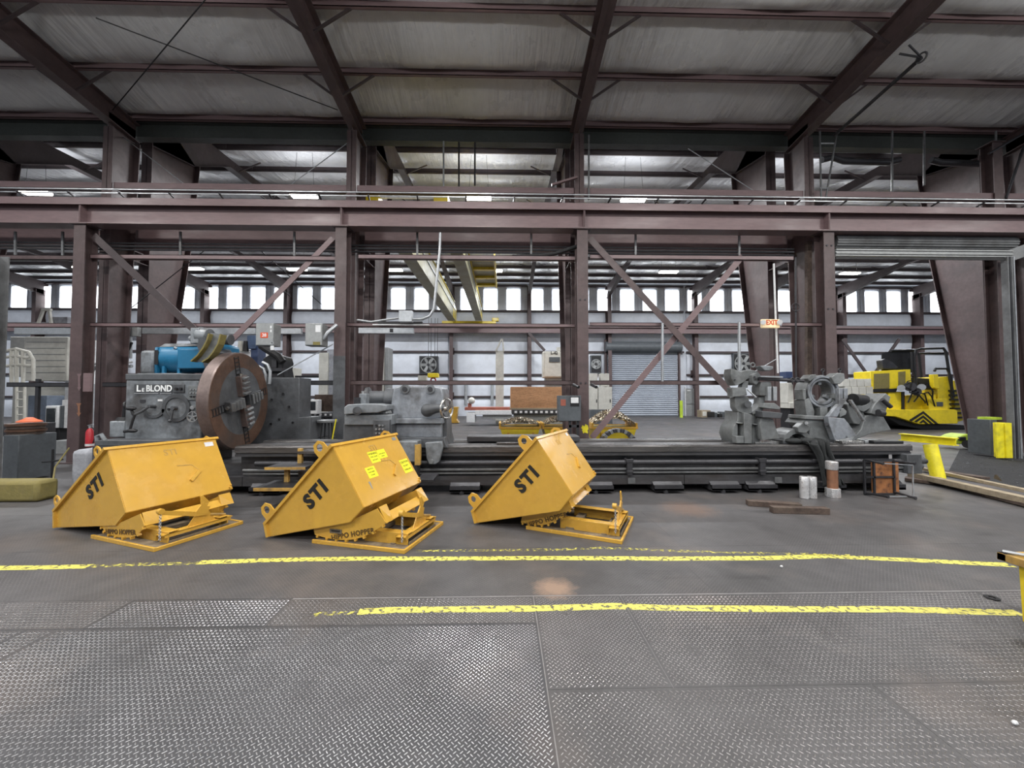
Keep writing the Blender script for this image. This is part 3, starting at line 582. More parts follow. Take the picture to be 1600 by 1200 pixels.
    arc.append(rr[4]); topz = [V((rr[5].x, 0, rr[5].z+.02)), V((P[4].x, 0, P[4].z+.01)), P[4].lerp(P[0], .48)+V((0, 0, .005))]
    for ww, s in ((.055, 1), (.90, -1)):
        ro = B(MB().prism([wv(p, ww) for p in arc+topz], (0, .012, 0)), 'rocker_plate', hop)
        for i in range(1, len(arc)-1, 2):
            p = arc[i]; d = (arc[i+1]-arc[i-1]).normalized(); n = V((d.z, 0, -d.x)); B(MB().prism([wv(p-d*.014-n*.004, ww-.012), wv(p+d*.014-n*.004, ww-.012), wv(p+d*.009+n*.022, ww-.012), wv(p-d*.009+n*.022, ww-.012)], (0, .034, 0)), 'tooth', hop, ro)
    B(MB().bar(wv(rr[4]+V((-.04, 0, .03)), .06), wv(rr[4]+V((-.04, 0, .03)), .9), .11, .012, up=(.6, 0, .8)), 'rocker_tie', hop)
    B(MB().prism([wv(rr[4], .067), wv(rr[5]+V((.02, 0, .03)), .067), wv(rr[5]+V((.02, 0, .03)), .20), wv(rr[4]+V((.015, 0, 0)), .17)], (-.01, 0, 0)), 'gusset', hop)
    B(MB().prism([wv(rr[4], .84), wv(rr[5]+V((.02, 0, .03)), .84), wv(rr[5]+V((.02, 0, .03)), .98), wv(rr[4]+V((.015, 0, 0)), .98)], (-.01, 0, 0)), 'gusset', hop)
    rc = arc[len(arc)//2]; d = (arc[-4]-arc[4]).normalized()
    text_part('HIPPO HOPPER', .074, wv(rc+V((.02, 0, .060)), .051), d, V((-d.z, 0, d.x)), 'rocker_lettering', letter_br, t_local(t), .0012, .002, spacing=1.1)
    if stickers:
        dd = (P[3]-P[4]).normalized(); cc = P[4].lerp(P[0], .20)+V((0, 0, -.10))
        pl_ = B(MB().cbox((cc.x, .050, cc.z+.02), (.15, .004, .045)), 'name_plate', hop_in); B(MB().cbox((cc.x, .0475, cc.z+.022), (.11, .001, .018)), 'plate_print', letter)
    # stickers on the back panel
    def stick(a0, q0, a1, q1, m, txt=None, size=.03):
        s_ = B(MB().prism([bp(a0, q0), bp(a0, q1), bp(a1, q1), bp(a1, q0)], bn*.0012), 'sticker', m)
        for i, tx in enumerate(txt or ()): text_part(tx, size*(1 if i == 0 else .72), bp(a0+(a1-a0)*(.2+.28*i), (q0+q1)/2, .0018), ex, ey, 'sticker_lettering', letter, t_local(t), .0006)
    if k == 0: stick(.06, .86, .14, .955, sticker_w)
    else: stick(.05, .885, .11, .955, (0, elec, white_p)[k])
    if stickers:
        stick(.22, .38, .42, .52, sticker_y, ['WARNING', 'STAY CLEAR', 'OF LOAD'], .034); stick(.22, .525, .38, .66, sticker_y, ['', 'LATCH BEFORE', 'LIFTING'], .026)
        stick(.46, .24, .64, .38, sticker_y, ['NOTICE', 'LOCK BODY', 'TO BASE'], .028); stick(.50, .80, .76, .96, sticker_y, ['CAUTION', 'DO NOT', 'OVERLOAD', ''], .04)
        B(MB().prism([bp(.68, .20), bp(.68, .225), bp(.80, .215), bp(.80, .205)], bn*.001), 'scratch', elec)
    # base frame
    Dp = .92
    for s, a in ((1, 0), (-1, Dp)):
        rl = B(MB().box((-1.12, a, 0), (0, a+s*.024, .040)), 'track_lip', hop, bev=.003); B(MB().box((-1.10, a+s*.02, .010), (-.03, a+s*.148, .030)), 'track_plate', hop_in)
        B(MB().box((-.74, a+s*.15, 0), (-.05, a+s*.162, .145)).box((-.74, a+s*.15, .138), (-.05, a+s*.25, .146)), 'inner_rail', hop, bev=.003)
    B(MB().box((-.025, .02, 0), (0, Dp-.02, .036)), 'end_bar', hop, bev=.003)
    B(MB().box((-.17, .10, .118), (-.05, Dp-.1, .126)).box((-.17, .10, .06), (-.163, Dp-.1, .126)).box((-.057, .12, .09), (-.05, Dp-.12, .126)), 'cross_channel', hop)
    B(MB().box((-.25, .13, .03), (-.19, Dp-.13, .038)).box((-.04, .15, .008), (-.036, Dp-.15, .06)), 'fork_strap', hop_in)
    for uu in (-.62, -.95): B(MB().box((uu-.05, .14, .012), (uu+.05, Dp-.14, .05)), 'cross_bar', hop_in)
    # latch: post, lever with hook, spring pin, chain
    wp = .50
    B(MB().prism([(-.115, wp-.14, .126), (-.115, wp+.16, .126), (-.115, wp+.07, .27), (-.115, wp-.03, .27)], (.012, 0, 0)), 'latch_post', hop)
    B(MB().prism([(-.10, wp+.07, .25), (-.10, wp-.04, .27), (-.10, wp-.40, .385), (-.10, wp-.43, .37), (-.10, wp-.42, .345), (-.10, wp-.06, .225), (-.10, wp+.06, .21)], (.014, 0, 0)), 'latch_lever', hop)
    B(MB().prism([(-.098, wp+.05, .22), (-.098, wp+.085, .30), (-.098, wp+.05, .31), (-.098, wp+.075, .36), (-.098, wp-.0, .45), (-.098, wp-.02, .44), (-.098, wp-.01, .34), (-.098, wp-.07, .27)], (.014, 0, 0)), 'latch_hook', hop)
    B(MB().cyl((-.115, wp-.40, .375), (-.07, wp-.40, .375), .03, n=12), 'lever_pivot', hop)
    B(MB().cyl((-.11, wp+.10, .20), (-.11, wp+.27, .15), .016, n=10), 'return_spring', hop_d)
    mb = MB(); zc = .345; i = 0
    while zc > .07:
        ax = (1, 0, 0) if i % 2 else (0, 1, 0); mb.torus((-.085, wp-.405, zc), ax, .011, .0032, 8, 4); zc -= .0175; i += 1
    B(mb, 'latch_chain', galv)
    return t
def t_local(t):
    ROOTM[t.name+'#'] = Matrix.Identity(4); return LocalProxy(t)
class LocalProxy:
    def __init__(s, t): s.t = t; s.name = t.name
# text_part writes local coordinates for hoppers
_build = MB.build
def build(self, name, mat_, parent=None, **kw):
    if isinstance(parent, LocalProxy): kw['local'] = True; parent = parent.t
    return _build(self, name, mat_, parent, **kw)
MB.build = build
hopper(0, (143,842), (240,863), .04, [(88,824),(88,797),(167,702),(196,801),(180,821)], [(152,822),(160,833),(180,840),(205,838),(219,822),(212,806)], 1.14, 'leftmost yellow dumping hopper, plain back panel with one small white sticker')
hopper(1, (487,849), (632,866), 0.0, [(420,843),(416,817),(519,697),(568,793),(546,816)], [(488,838),(515,845),(545,846),(572,838),(600,820),(586,800)], 1.24, 'middle yellow dumping hopper with bright yellow warning stickers on its back panel', True)
hopper(2, (815,826), (972,851), -.10, [(744,824),(739,799),(838,686),(894,773),(874,798)], [(812,822),(830,826),(850,826),(870,818),(892,800),(883,790)], 1.17, 'rightmost of the three yellow dumping hoppers, tipped in front of the bare lathe bed')
# bin cut by the right edge of the picture
R0 = at(1557, 862, 2.6); x0, y0 = R0.x, 2.6; xb = at(1601, 1000, 2.5).x
t = thing('chip_hopper', 'orange-yellow hopper corner cut off by the right edge, with a worn rim', 'hopper', (x0+.8, y0-.5, 0))
MB().box((x0, y0-.95, R0.z-.05), (x0+.05, y0, R0.z)).box((x0, y0-.05, R0.z-.05), (x0+1.3, y0, R0.z)).box((x0, y0-.95, R0.z-.05), (x0+1.3, y0-.9, R0.z)).build('rim', hop_d, t, bev=.004)
MB().prism([(x0+.045, y0-.08, R0.z-.04), (x0+1.25, y0-.08, R0.z-.04), (x0+1.25, y0-.08, .1), (xb+.02, y0-.08, .1)], (0, -.8, 0)).build('bin_body', crane_y, t)
MB().box((xb+.05, y0-.8, 0), (x0+1.1, y0-.12, .1)).build('base_frame', hop_d, t)
MB().tube([(x0+.02, y0-.02, R0.z+.01), (x0+.06, y0-.12, R0.z+.02), (x0+.05, y0-.3, R0.z+.012)], .012, 6).build('rag_strip', galv, t)
# ================================================================== GIANT LATHE
F0 = 6.35
lathe = thing('engine_lathe', 'huge grey engine lathe with blue motor, rusty chuck and long dark bed', 'lathe', (-1, 6.9, 0))
XL, XR = -7.2, 6.9
bed = MB().box((-6.62, F0+.02, .12), (-5.15, F0+1.1, .78)).box((-4.35, F0+.16, .27), (XR-.25, F0+1.0, .60)).box((-5.2, F0+.3, .12), (-4.3, F0+1.0, .45)); bed.build('bed', bed_m, lathe)
for ya, yb_ in ((F0, F0+.30), (F0+.72, F0+1.0)):
    MB().prism([(-4.35, ya, .665), (-4.35, ya, .75), (-4.35, ya+.03, .775), (-4.35, yb_, .775), (-4.35, yb_, .665)], (XR+4.35, 0, 0)).build('way_rail', way_m, lathe)
    MB().box((-4.35, ya+.025, .645), (XR-.02, yb_, .665)).box((-4.35, ya+.008, .605), (XR-.02, yb_, .645)).build('way_ledge', bed_m, lathe)
MB().box((-4.35, F0+.3, .70), (XR-.6, F0+.72, .74)).build('bed_web', bed_m, lathe)
x = -6.6
while x < XR-.4:
    w_ = min(2.4, XR-.35-x); MB().box((x, F0-.02, .135), (x+w_-.01, F0+1.05, .285)).build('base_section', bed_m, lathe); x += w_
for cx in (-5.9, -4.9, -3.8, -2.7, -1.75, -.62, 1.55, 2.7, 3.65, 4.25, 5.4, 6.4):
    MB().prism([(cx-.24, F0-.12, .05), (cx+.24, F0-.12, .05), (cx+.24, F0-.02, .15), (cx-.24, F0-.02, .15)], (0, 0, .03)).box((cx-.24, F0-.12, .045), (cx+.24, F0+1.1, .135)).build('levelling_foot', dark_steel, lathe)
    MB().cyl((cx-.05, F0-.08, 0), (cx-.05, F0-.08, .06), .045, n=10).cyl((cx-.05, F0+1.0, 0), (cx-.05, F0+1.0, .06), .045, n=10).build('levelling_screw', dark_steel, lathe)
for cx in (2.05, 4.5): MB().box((cx, F0-.045, .15), (cx+.12, F0+.02, .24)).build('clamp_block', grey_steel, lathe)
scr = []; mb = MB(); prof = []
for i in range(0, 2*300+1): prof.append((i*.0185, .046 if i % 2 else .040))
mb.rev(prof, (-4.0, F0-.02, .495), (1, 0, 0), 12); mb.build('lead_screw', dark_steel, lathe)
MB().cyl((-4.2, F0-.01, .385), (XR-.05, F0-.01, .385), .026, n=12).build('feed_rod', grey_steel, lathe)
MB().cyl((-4.2, F0+.0, .325), (XR-.05, F0+.0, .325), .018, n=10).build('control_rod', grey_steel, lathe)
for cx in (2.07, 4.28): 
    MB().box((cx-.045, F0-.085, .29), (cx+.045, F0+.05, .56)).box((cx-.06, F0-.09, .50), (cx+.06, F0+.03, .56)).box((cx-.055, F0-.09, .33), (cx+.055, F0-.03, .37)).build('rod_hanger', dark_steel, lathe, bev=.006)
MB().box((XR-.2, F0-.1, .3), (XR+.05, F0+.16, .62)).cyl((XR-.02, F0-.03, .42), (XR+.1, F0-.03, .42), .06).cyl((XR-.02, F0-.03, .52), (XR+.12, F0-.03, .52), .07).build('end_bracket', cast_dk, lathe, bev=.01)
# headstock
HY = 6.72
MB().box((-6.46, HY, .80), (-5.18, 7.95, 1.86)).build('headstock', cast, lathe, bev=.02)
MB().box((-6.47, HY-.01, 1.86), (-5.16, 7.97, 1.97)).build('headstock_cover', cast_dk, lathe, bev=.015)
MB().box((-6.62, F0+.05, .78), (-5.1, 8.0, .87)).build('headstock_base', cast_dk, lathe, bev=.01)
def hp(x, y, d=0.0): return at(x, y, HY-d)
def face(x0, y0, x1, y1, d0, name, m, par=lathe, bev=0): a, b_ = hp(x0, y0), hp(x1, y1); return MB().box((a.x, HY-d0, b_.z), (b_.x, HY+.005, a.z)).build(name, m, par, bev=bev)
npn = face(211, 600.5, 269, 613.5, .012, 'name_plate', cast_dk)
def tx(s, size, x, y, name, m, par, d=.014, sx=1, bold=.004): return text_part(s, size, hp(x, y, d), (1,0,0), (0,0,1), name, m, par, .002, bold, sx=sx)
tx('BLOND', .15, 248.5, 607.3, 'plate_lettering', letter_w, npn, sx=.86, bold=.004); tx('E', .085, 223.5, 609.5, 'plate_lettering', letter_w, npn, bold=.002); tx('L', .15, 216.5, 607.3, 'plate_lettering', letter_w, npn)
face(211, 613.8, 249, 615.6, .016, 'plate_trim', bright); face(251, 613.8, 269, 615.6, .016, 'plate_trim', bright)
sp = face(271.5, 601, 289, 613.5, .02, 'switch_panel', cast_dk, bev=.004)
for x_ in (278, 285): c = hp(x_, 607.5); MB().cyl((c.x, HY-.05, c.z), (c.x, HY-.02, c.z), .022, n=10).build('switch_knob', black_steel, sp)
bpn = face(296, 603, 313, 625, .03, 'button_panel', cast_lt, bev=.004)
for i in range(3):
    for j in range(3): c = hp(301+i*4.4, 608.5+j*5.6); MB().cyl((c.x, HY-.05, c.z), (c.x, HY-.03, c.z), .014, n=8).build('push_button', bright if j < 2 else black_steel, bpn)
c = hp(276.5, 637.5); MB().rev([(0, .175), (0, .235), (.03, .235), (.03, .175)], (c.x, HY-.03, c.z), (0,1,0), 40, True).build('dial_ring', cast_dk, lathe)
MB().cyl((c.x, HY-.012, c.z), (c.x, HY+.01, c.z), .176, n=40).build('dial_face', cast, lathe)
MB().cyl((c.x-.005, HY-.09, c.z), (c.x-.005, HY, c.z), .035).bar((c.x-.005, HY-.075, c.z), (c.x-.04, HY-.075, c.z-.21), .03, .02, up=(0,1,0)).sphere((c.x-.045, HY-.08, c.z-.215), .028, 8, 6).build('dial_lever', cast_dk, lathe)
MB().cyl((c.x-.12, HY-.03, c.z-.02), (c.x-.12, HY, c.z-.02), .02, n=8).build('dial_stud', black_steel, lathe)
c = hp(242, 635); vs = []; mb = MB()
pts = [(c.x+math.cos(a)*.20, HY-.03, c.z+math.sin(a)*.20) for a in [PI*(1.02+.9*i/14) for i in range(15)]]; pts2 = [(c.x+math.cos(a)*.155, HY-.03, c.z+math.sin(a)*.155) for a in [PI*(1.02+.9*i/14) for i in range(15)]]
for i in range(14): mb.prism([pts[i], pts[i+1], pts2[i+1], pts2[i]], (0, .03, 0))
mb.build('dial_sector', cast_dk, lathe)
MB().cyl((c.x+.0, HY-.12, c.z), (c.x+.0, HY, c.z), .03).tube([(c.x, HY-.11, c.z), (c.x-.10, HY-.13, c.z-.08), (c.x-.19, HY-.15, c.z-.13)], .022).build('gear_lever', cast_dk, lathe)
MB().tube([(c.x-.19, HY-.15, c.z-.13), (c.x-.22, HY-.16, c.z-.25), (c.x-.25, HY-.16, c.z-.37)], .02).sphere((c.x-.25, HY-.16, c.z-.03), .07, 12, 8, (1.2, .7, .5)).tube([(c.x-.25, HY-.15, c.z-.05), (c.x-.21, HY-.15, c.z-.14)], .02).build('gear_handle', black_steel, lathe)
MB().sphere((c.x-.22, HY-.16, c.z-.40), .07, 12, 8, (1.2, .7, .5)).tube([(c.x-.4, HY-.1, c.z-.42), (c.x-.25, HY-.14, c.z-.40)], .025).build('gear_handle', black_steel, lathe)
face(219, 624.5, 227.5, 629, .006, 'data_plate', dark_steel); face(247, 623.8, 254, 627, .006, 'data_plate', white_p)
c = hp(302, 637); MB().cyl((c.x, HY-.03, c.z), (c.x, HY, c.z), .035).build('port_boss', bright, lathe)
c = hp(306, 651); MB().torus((c.x, HY-.07, c.z), (0,1,0), .085, .012, 24, 6).cyl((c.x, HY-.08, c.z), (c.x, HY, c.z), .025).build('star_wheel_rim', bright, lathe)
mb = MB()
for i in range(5): a = 2*PI*i/5+.3; mb.bar((c.x, HY-.07, c.z), (c.x+math.cos(a)*.08, HY-.07, c.z+math.sin(a)*.08), .025, .012, up=(0,1,0))
mb.build('star_wheel_spokes', bright, lathe)
MB().tube([(-6.62, 6.45, .80), (-6.64, 6.45, .93), (-6.57, 6.45, .96), (-6.5, 6.45, .86)], .03).build('bent_pipe', cast, lathe)
MB().box((-6.75, 6.75, .88), (-6.49, 7.2, 1.16)).build('coolant_tank', cast, lathe, bev=.02)
MB().cyl((-6.63, 6.9, 1.16), (-6.63, 6.9, 1.22), .13, .10, 18).cyl((-6.63, 6.9, 1.2), (-6.60, 6.9, 1.42), .05, n=10).torus((-6.58, 6.9, 1.42), (1,0,.3), .07, .025, 14, 6).build('pump_cap', black_steel, lathe)
# motor on top
MYc = 7.35
mp = MB(); a = at(214, 583, 6.9); b_ = at(283, 594, 6.9); mp.box((a.x, 6.9, 1.975), (b_.x, 7.9, a.z+.0)).build('motor_plate', cast, lathe, bev=.008)
motor = MB(); z0 = 1.6
a = at(245, 541, 7.1); b_ = at(281, 581, 7.1); rc = .27; zc = (a.z+b_.z)/2+.02
motor.cyl((a.x, MYc, zc), (b_.x+.05, MYc, zc), rc, n=32); mo = motor.build('motor', blue_m, lathe, bev=.01)
MB().cyl((a.x, MYc, zc+.008), (b_.x+.7, MYc, zc+.008), rc+.004, n=32).build('motor_shroud_core', blue_m, mo)
c = at(238, 560, 7.05); MB().box((c.x, MYc-.27, zc-.30), (a.x+.02, MYc+.27, zc+.20)).build('end_bell', blue_m, mo, bev=.03)
MB().box((c.x+.01, MYc-.275, zc-.12), (c.x+.08, MYc-.268, zc+.14)).build('vent_grille', black_steel, mo)
c2 = at(322, 560, 7.05); MB().box((b_.x+.0, MYc-.32, zc-.20), (c2.x, MYc+.2, zc+.16)).build('terminal_box', blue_m, mo, bev=.02)
MB().box((c2.x, MYc-.30, zc-.25), (c2.x+.25, MYc+.25, zc+.27)).build('front_bell', blue_m, mo, bev=.06)
for xx in (a.x+.10, b_.x-.05): MB().box((xx, MYc-.25, zc-.34), (xx+.045, MYc-.20, zc-.15)).build('motor_foot', blue_m, mo)
MB().prism([(a.x-.02, MYc-.20, zc+.20), (a.x+.05, MYc-.15, zc+.275), (c2.x+.02, MYc-.15, zc+.285), (c2.x+.1, MYc-.2, zc+.24)], (0, .3, 0)).build('motor_top_cover', cast, mo, bev=.01)
MB().cyl(((a.x+b_.x)/2+.1, MYc-.24, zc+.17), ((a.x+b_.x)/2+.1, MYc-.22, zc+.19), .03, n=4).build('lifting_eye', galv, mo)
ca = at(218, 547, 7.2); cb = at(240, 583, 7.2); MB().box((ca.x, 7.2, cb.z-.02), (cb.x, 7.75, ca.z)).build('belt_guard', cast, lathe, bev=.05)
# shaft with boss and curved shoe over the chuck
bo = at(308, 524, 6.9); sh = at(357, 530, 6.9)
MB().cyl(at(298, 530, 7.0), at(303, 529, 7.0), .06).box((at(301,512,6.9).x, 6.85, at(301,537,6.9).z), (at(314,512,6.9).x, 7.1, at(301,513,6.9).z)).cyl(at(313, 524, 6.98), at(328, 526, 6.98), .155, .14, 22).build('shaft_boss', cast, lathe, bev=.01)
MB().cyl(at(328, 526, 6.98), at(352, 530, 6.98), .075, n=16).cyl(at(350, 530, 6.98), at(361, 531, 6.98), .095, n=16).build('back_shaft', cast_dk, lathe)
mb = MB(); me_ = MB()
o_ = [(331,522),(328,532),(322,544),(313,556),(303,565)]; i_ = [(349,523),(345,538),(338,550),(330,560),(320,566)]
for k in range(4): pp(mb, [o_[k], i_[k], i_[k+1], o_[k+1]], 6.62, .05)
for k in range(4):
    for q, s in ((o_, 1), (i_, -1)): me_.bar(at(*q[k], 6.60), at(*q[k+1], 6.60), .022, .14, up=(0,1,0))
mb.build('curved_shoe', cast_lt, lathe, smooth=False); me_.build('shoe_edge', fade_y, lathe)
MB().bar((-5.05, 6.9, 1.98), (bo.x+.1, 6.95, 2.6), .2, .2).bar((-5.2, 7.1, 1.98), (-5.1, 7.0, 2.4), .35, .3).build('shoe_bracket', cast_dk, lathe)
# chuck
CX, CY, CZ, CR = -4.69, 7.0, 1.50, .865
rot_ = math.radians(3.5); axv = V((math.cos(rot_), math.sin(rot_), 0)); hor = V((-axv.y, axv.x, 0))
chk = MB().rev([(-.19, .5), (-.19, CR-.02), (-.17, CR), (-.02, CR), (0, CR-.015), (0, .66), (-.02, .64)], (CX, CY, CZ), axv, 72).build('chuck', rustrim, lathe, ang=25)
MB().rev([(0, CR-.018), (.004, CR-.02), (.004, .60), (-.01, .58)], (CX, CY, CZ), axv, 64, True).build('rust_band', rust, chk, ang=20)
MB().cyl(V((CX, CY, CZ))-axv*.03, V((CX, CY, CZ))+axv*.002, .60, n=56).build('chuck_plate', cast_dk, chk)
MB().cyl((CX-.55, CY, CZ), (CX-.2, CY, CZ), .32, n=28).build('spindle_nose', cast_dk, lathe)
for q in range(4):
    a = PI/2*q+math.radians(14); r = hor*-math.sin(a)+V((0, 0, math.cos(a))); s_ = hor*math.cos(a)+V((0, 0, math.sin(a))); o = V((CX, CY, CZ))
    mb = MB()
    for s in (-1, 1): mb.bar(o+r*.18+s_*s*.06+axv*.006, o+r*.80+s_*s*.06+axv*.006, .014, .01, up=axv)
    for k in range(6): mb.bar(o+r*(.42+k*.07)-s_*.06+axv*.006, o+r*(.42+k*.07)+s_*.06+axv*.006, .018, .01, up=axv)
    mb.build('jaw_slot', black_steel, chk)
    j = MB().bar(o+r*.10+axv*.04, o+r*.46+axv*.05, .19, .10, up=axv).build('jaw', cast_dk if q % 2 else rustrim, chk, bev=.006)
    mb = MB()
    for k in range(4): mb.bar(o+r*(.13+k*.09)+axv*.10, o+r*(.17+k*.09)+axv*.115, .18-.012*k, .07, up=axv)
    mb.build('jaw_step', grey_steel, j, bev=.004) if False else mb.build('jaw_step', grey_steel, chk, bev=.004)
    MB().cyl(o+r*.44+axv*.05, o+r*.50+axv*.05, .03, n=8).build('jaw_screw', bright, chk)
MB().cyl((CX, CY, CZ), (CX+.03, CY, CZ), .10, n=20).build('chuck_bore', black_steel, chk)
# steel hose loops beside the chuck
tag(MB().tube([at(410, 566, 8), at(418, 570, 8), at(422, 580, 8), at(421, 600, 8)], .03).tube([at(404, 572, 8.02), at(412, 576, 8.02), at(415, 586, 8.02), at(414, 604, 8.02)], .025).build('conduit_loop', galv), 'pair of bent silver conduits just right of the chuck', 'conduit')
# big grey guard behind the chuck
gd = thing('splash_guard', 'tall dark grey steel panel standing behind the chuck', 'guard panel', (-4.2, 8.3, 0))
pb(392, 590, 466, 705, 8.2, .5).build('panel', cast_dk, gd, bev=.01); pb(466, 652, 484, 705, 8.2, .5).build('side_box', cast_dk, gd, bev=.01); pb(392, 584, 420, 590, 8.25, .3).build('panel_top', dark_steel, gd)
for x_, y_ in ((425, 624), (437, 655), (452, 635), (424, 662), (458, 660), (443, 615)): c = at(x_, y_, 8.2); MB().cyl((c.x, 8.17, c.z), (c.x, 8.2, c.z), .02, n=8).build('bolt', black_steel, gd)
# ================================================================== CARRIAGE
car = thing('lathe_carriage', 'worn grey lathe carriage with compound slide, push-button box and checker-plate steps', 'lathe carriage', (-2.3, 6.4, .78))
CYf = 6.15
MB().box((at(536,640,CYf).x, CYf, .30), (at(612,640,CYf).x, 6.9, at(540,662,CYf).z)).build('apron', cast_dk, car, bev=.02)
pb(538, 648, 612, 664, 6.10, .8).build('cross_slide', cast, car, bev=.01)
pb(541, 638, 588, 648, 6.2, .5).build('slide_base', cast, car, bev=.01)
pp(MB(), [(537,648),(537,637),(543,632),(558,631),(586,631),(604,633),(604,641),(590,645),(560,646)], 6.05, .4).build('compound_slide', cast, car, bev=.012)
MB().cyl(at(558, 642, 6.03), at(558, 642, 5.9), .065, n=20).cyl(at(558, 642, 5.9), at(558, 642, 5.82), .035, n=12).build('slide_screw', cast_dk, car)
pb(561, 615, 572, 632, 6.25, .15).build('tool_post', cast, car, bev=.008); MB().cyl(at(567, 616, 6.3), at(567, 611, 6.3), .03, n=10).build('tool_post_stud', bright, car); pb(553, 621, 562, 631, 6.22, .1).build('tool_holder', dark_steel, car)
bx = pb(583, 656, 608, 692, 6.0, .1).build('button_box', cast_dk, car, bev=.01)
for i in range(3):
    for j in range(4):
        c = at(588.5+i*5.2, 664.5+j*6, 6.0); MB().cyl((c.x, 5.97, c.z), (c.x, 6.0, c.z), .017, n=8).build('push_button', (bright if j < 3 else red_p) if (i+j) % 4 else black_steel, bx)
pp(MB(), [(620,690),(652,690),(652,716),(648,722),(636,722),(636,712),(620,712)], 6.0, .35).build('apron_box', cast, car, bev=.01)
pb(648, 695, 656, 727, 5.98, .1).build('apron_edge', hop_d, car); pb(640, 727, 652, 745, 6.0, .2).build('step_bracket', dark_steel, car)
sq = MB().box((at(655,741,5.75).x, 5.55, .36), (at(684,741,5.9).x, 6.0, .40)); sq.build('step_plate', dark_steel, car, bev=.004)
s1 = MB().box((at(417,729,5.75).x, 5.7, at(417,733,5.75).z), (at(480,729,5.75).x, 6.1, at(417,729,5.75).z)).build('step_plate', dark_steel, car, bev=.004)
s2 = MB().box((at(400,760,5.5).x, 5.45, at(400,766,5.5).z), (at(462,760,5.5).x, 6.0, at(400,761,5.5).z)).build('step_plate', dark_steel, car, bev=.004)
MB().box((at(417,729,5.75).x, 5.69, at(417,733,5.75).z), (at(480,729,5.75).x, 5.70, at(417,729,5.75).z)).build('step_edge', hop_d, car); MB().box((at(400,760,5.5).x, 5.44, at(400,766,5.5).z), (at(462,760,5.5).x, 5.45, at(400,761,5.5).z)).build('step_edge', hop_d, car)
for x_, y0_, y1_, Yq in ((447, 733, 762, 5.8), (468, 701, 730, 6.02)): pb(x_-3, y0_, x_+3, y1_, Yq, .05).build('step_post', hop_d, car)
MB().box((at(465,700,6.0).x, 6.0, .70), (at(536,700,6.0).x, 6.3, .74)).box((at(470,745,6.1).x, 6.02, .34), (at(540,745,6.1).x, 6.1, .44)).build('carriage_wing', way_m, car)
# ================================================================== TAILSTOCK
ts = thing('tailstock', 'large grey lathe tailstock with quill and bright spoked handwheel', 'tailstock', (-.9, 6.7, .775))
Yt = 6.45
pp(MB(), [(612,622),(615,606),(626,602),(640,603),(660,603),(676,602),(690,606),(693,618),(690,652),(682,655),(616,655),(610,640)], Yt, .75).build('body', cast_bl, ts, bev=.025)
MB().cyl(at(574, 622, 6.75), at(612, 622, 6.75), .125, n=24).cyl(at(604, 624, 6.75), at(618, 624, 6.75), .19, n=24).cyl(at(574, 618, 6.75), at(579, 617, 6.75), .14, n=24).build('quill', cast_dk, ts, bev=.006)
for x_ in (633.5, 673): c = at(x_, 608, Yt); MB().cyl((c.x, Yt-.04, c.z), (c.x, Yt+.1, c.z), .075, n=20).build('clamp_boss', cast, ts); MB().cyl((c.x, Yt-.07, c.z), (c.x, Yt-.03, c.z), .04, n=10).build('clamp_bolt', dark_steel, ts)
pp(MB(), [(606,657),(616,654),(690,654),(692,662),(606,662)], Yt-.1, .9).build('upper_base', cast_bl, ts, bev=.01)
pp(MB(), [(612,662),(690,662),(690,684),(612,684)], Yt-.02, .8).build('lower_base', cast_bl, ts, bev=.012)
pp(MB(), [(610,684),(694,684),(697,696),(700,700),(606,700),(608,690)], Yt-.16, 1.0).build('sole_plate', cast_dk, ts, bev=.01)
pp(MB(), [(690,640),(698,652),(699,684),(704,700),(690,700)], Yt+.1, .6).build('rear_web', cast_dk, ts, bev=.01)
pp(MB(), [(664,692),(690,690),(692,698),(686,722),(680,726),(670,726),(666,716)], 6.18, .12).build('clamp_leg', cast, ts, bev=.012); c = at(674, 721, 6.15); MB().cyl((c.x, 6.12, c.z), (c.x, 6.2, c.z), .035, n=10).build('clamp_nut', cast_lt, ts)
a = at(668, 641, 6.3); b_ = at(700, 638, 6.25); MB().sphere(a, .11, 14, 10, (1,.8,1)).tube([a, at(682, 638, 6.25), b_], [.10, .075, .05], 12).build('gearbox_arm', cast_dk, ts)
c = at(698, 638.5, 6.2); ax_ = V((.86, -.5, 0)).normalized()
MB().torus(c, ax_, .155, .016, 30, 8).build('handwheel_rim', bright, ts); mb = MB().cyl(c-ax_*.03, c+ax_*.03, .04, n=12)
e1 = V((0,0,1)); e2 = ax_.cross(e1)
for i in range(4): a_ = PI/2*i+.5; d_ = e1*math.cos(a_)+e2*math.sin(a_); mb.bar(c, c+d_*.15, .028, .014, up=ax_)
mb.build('handwheel_spokes', bright, ts)
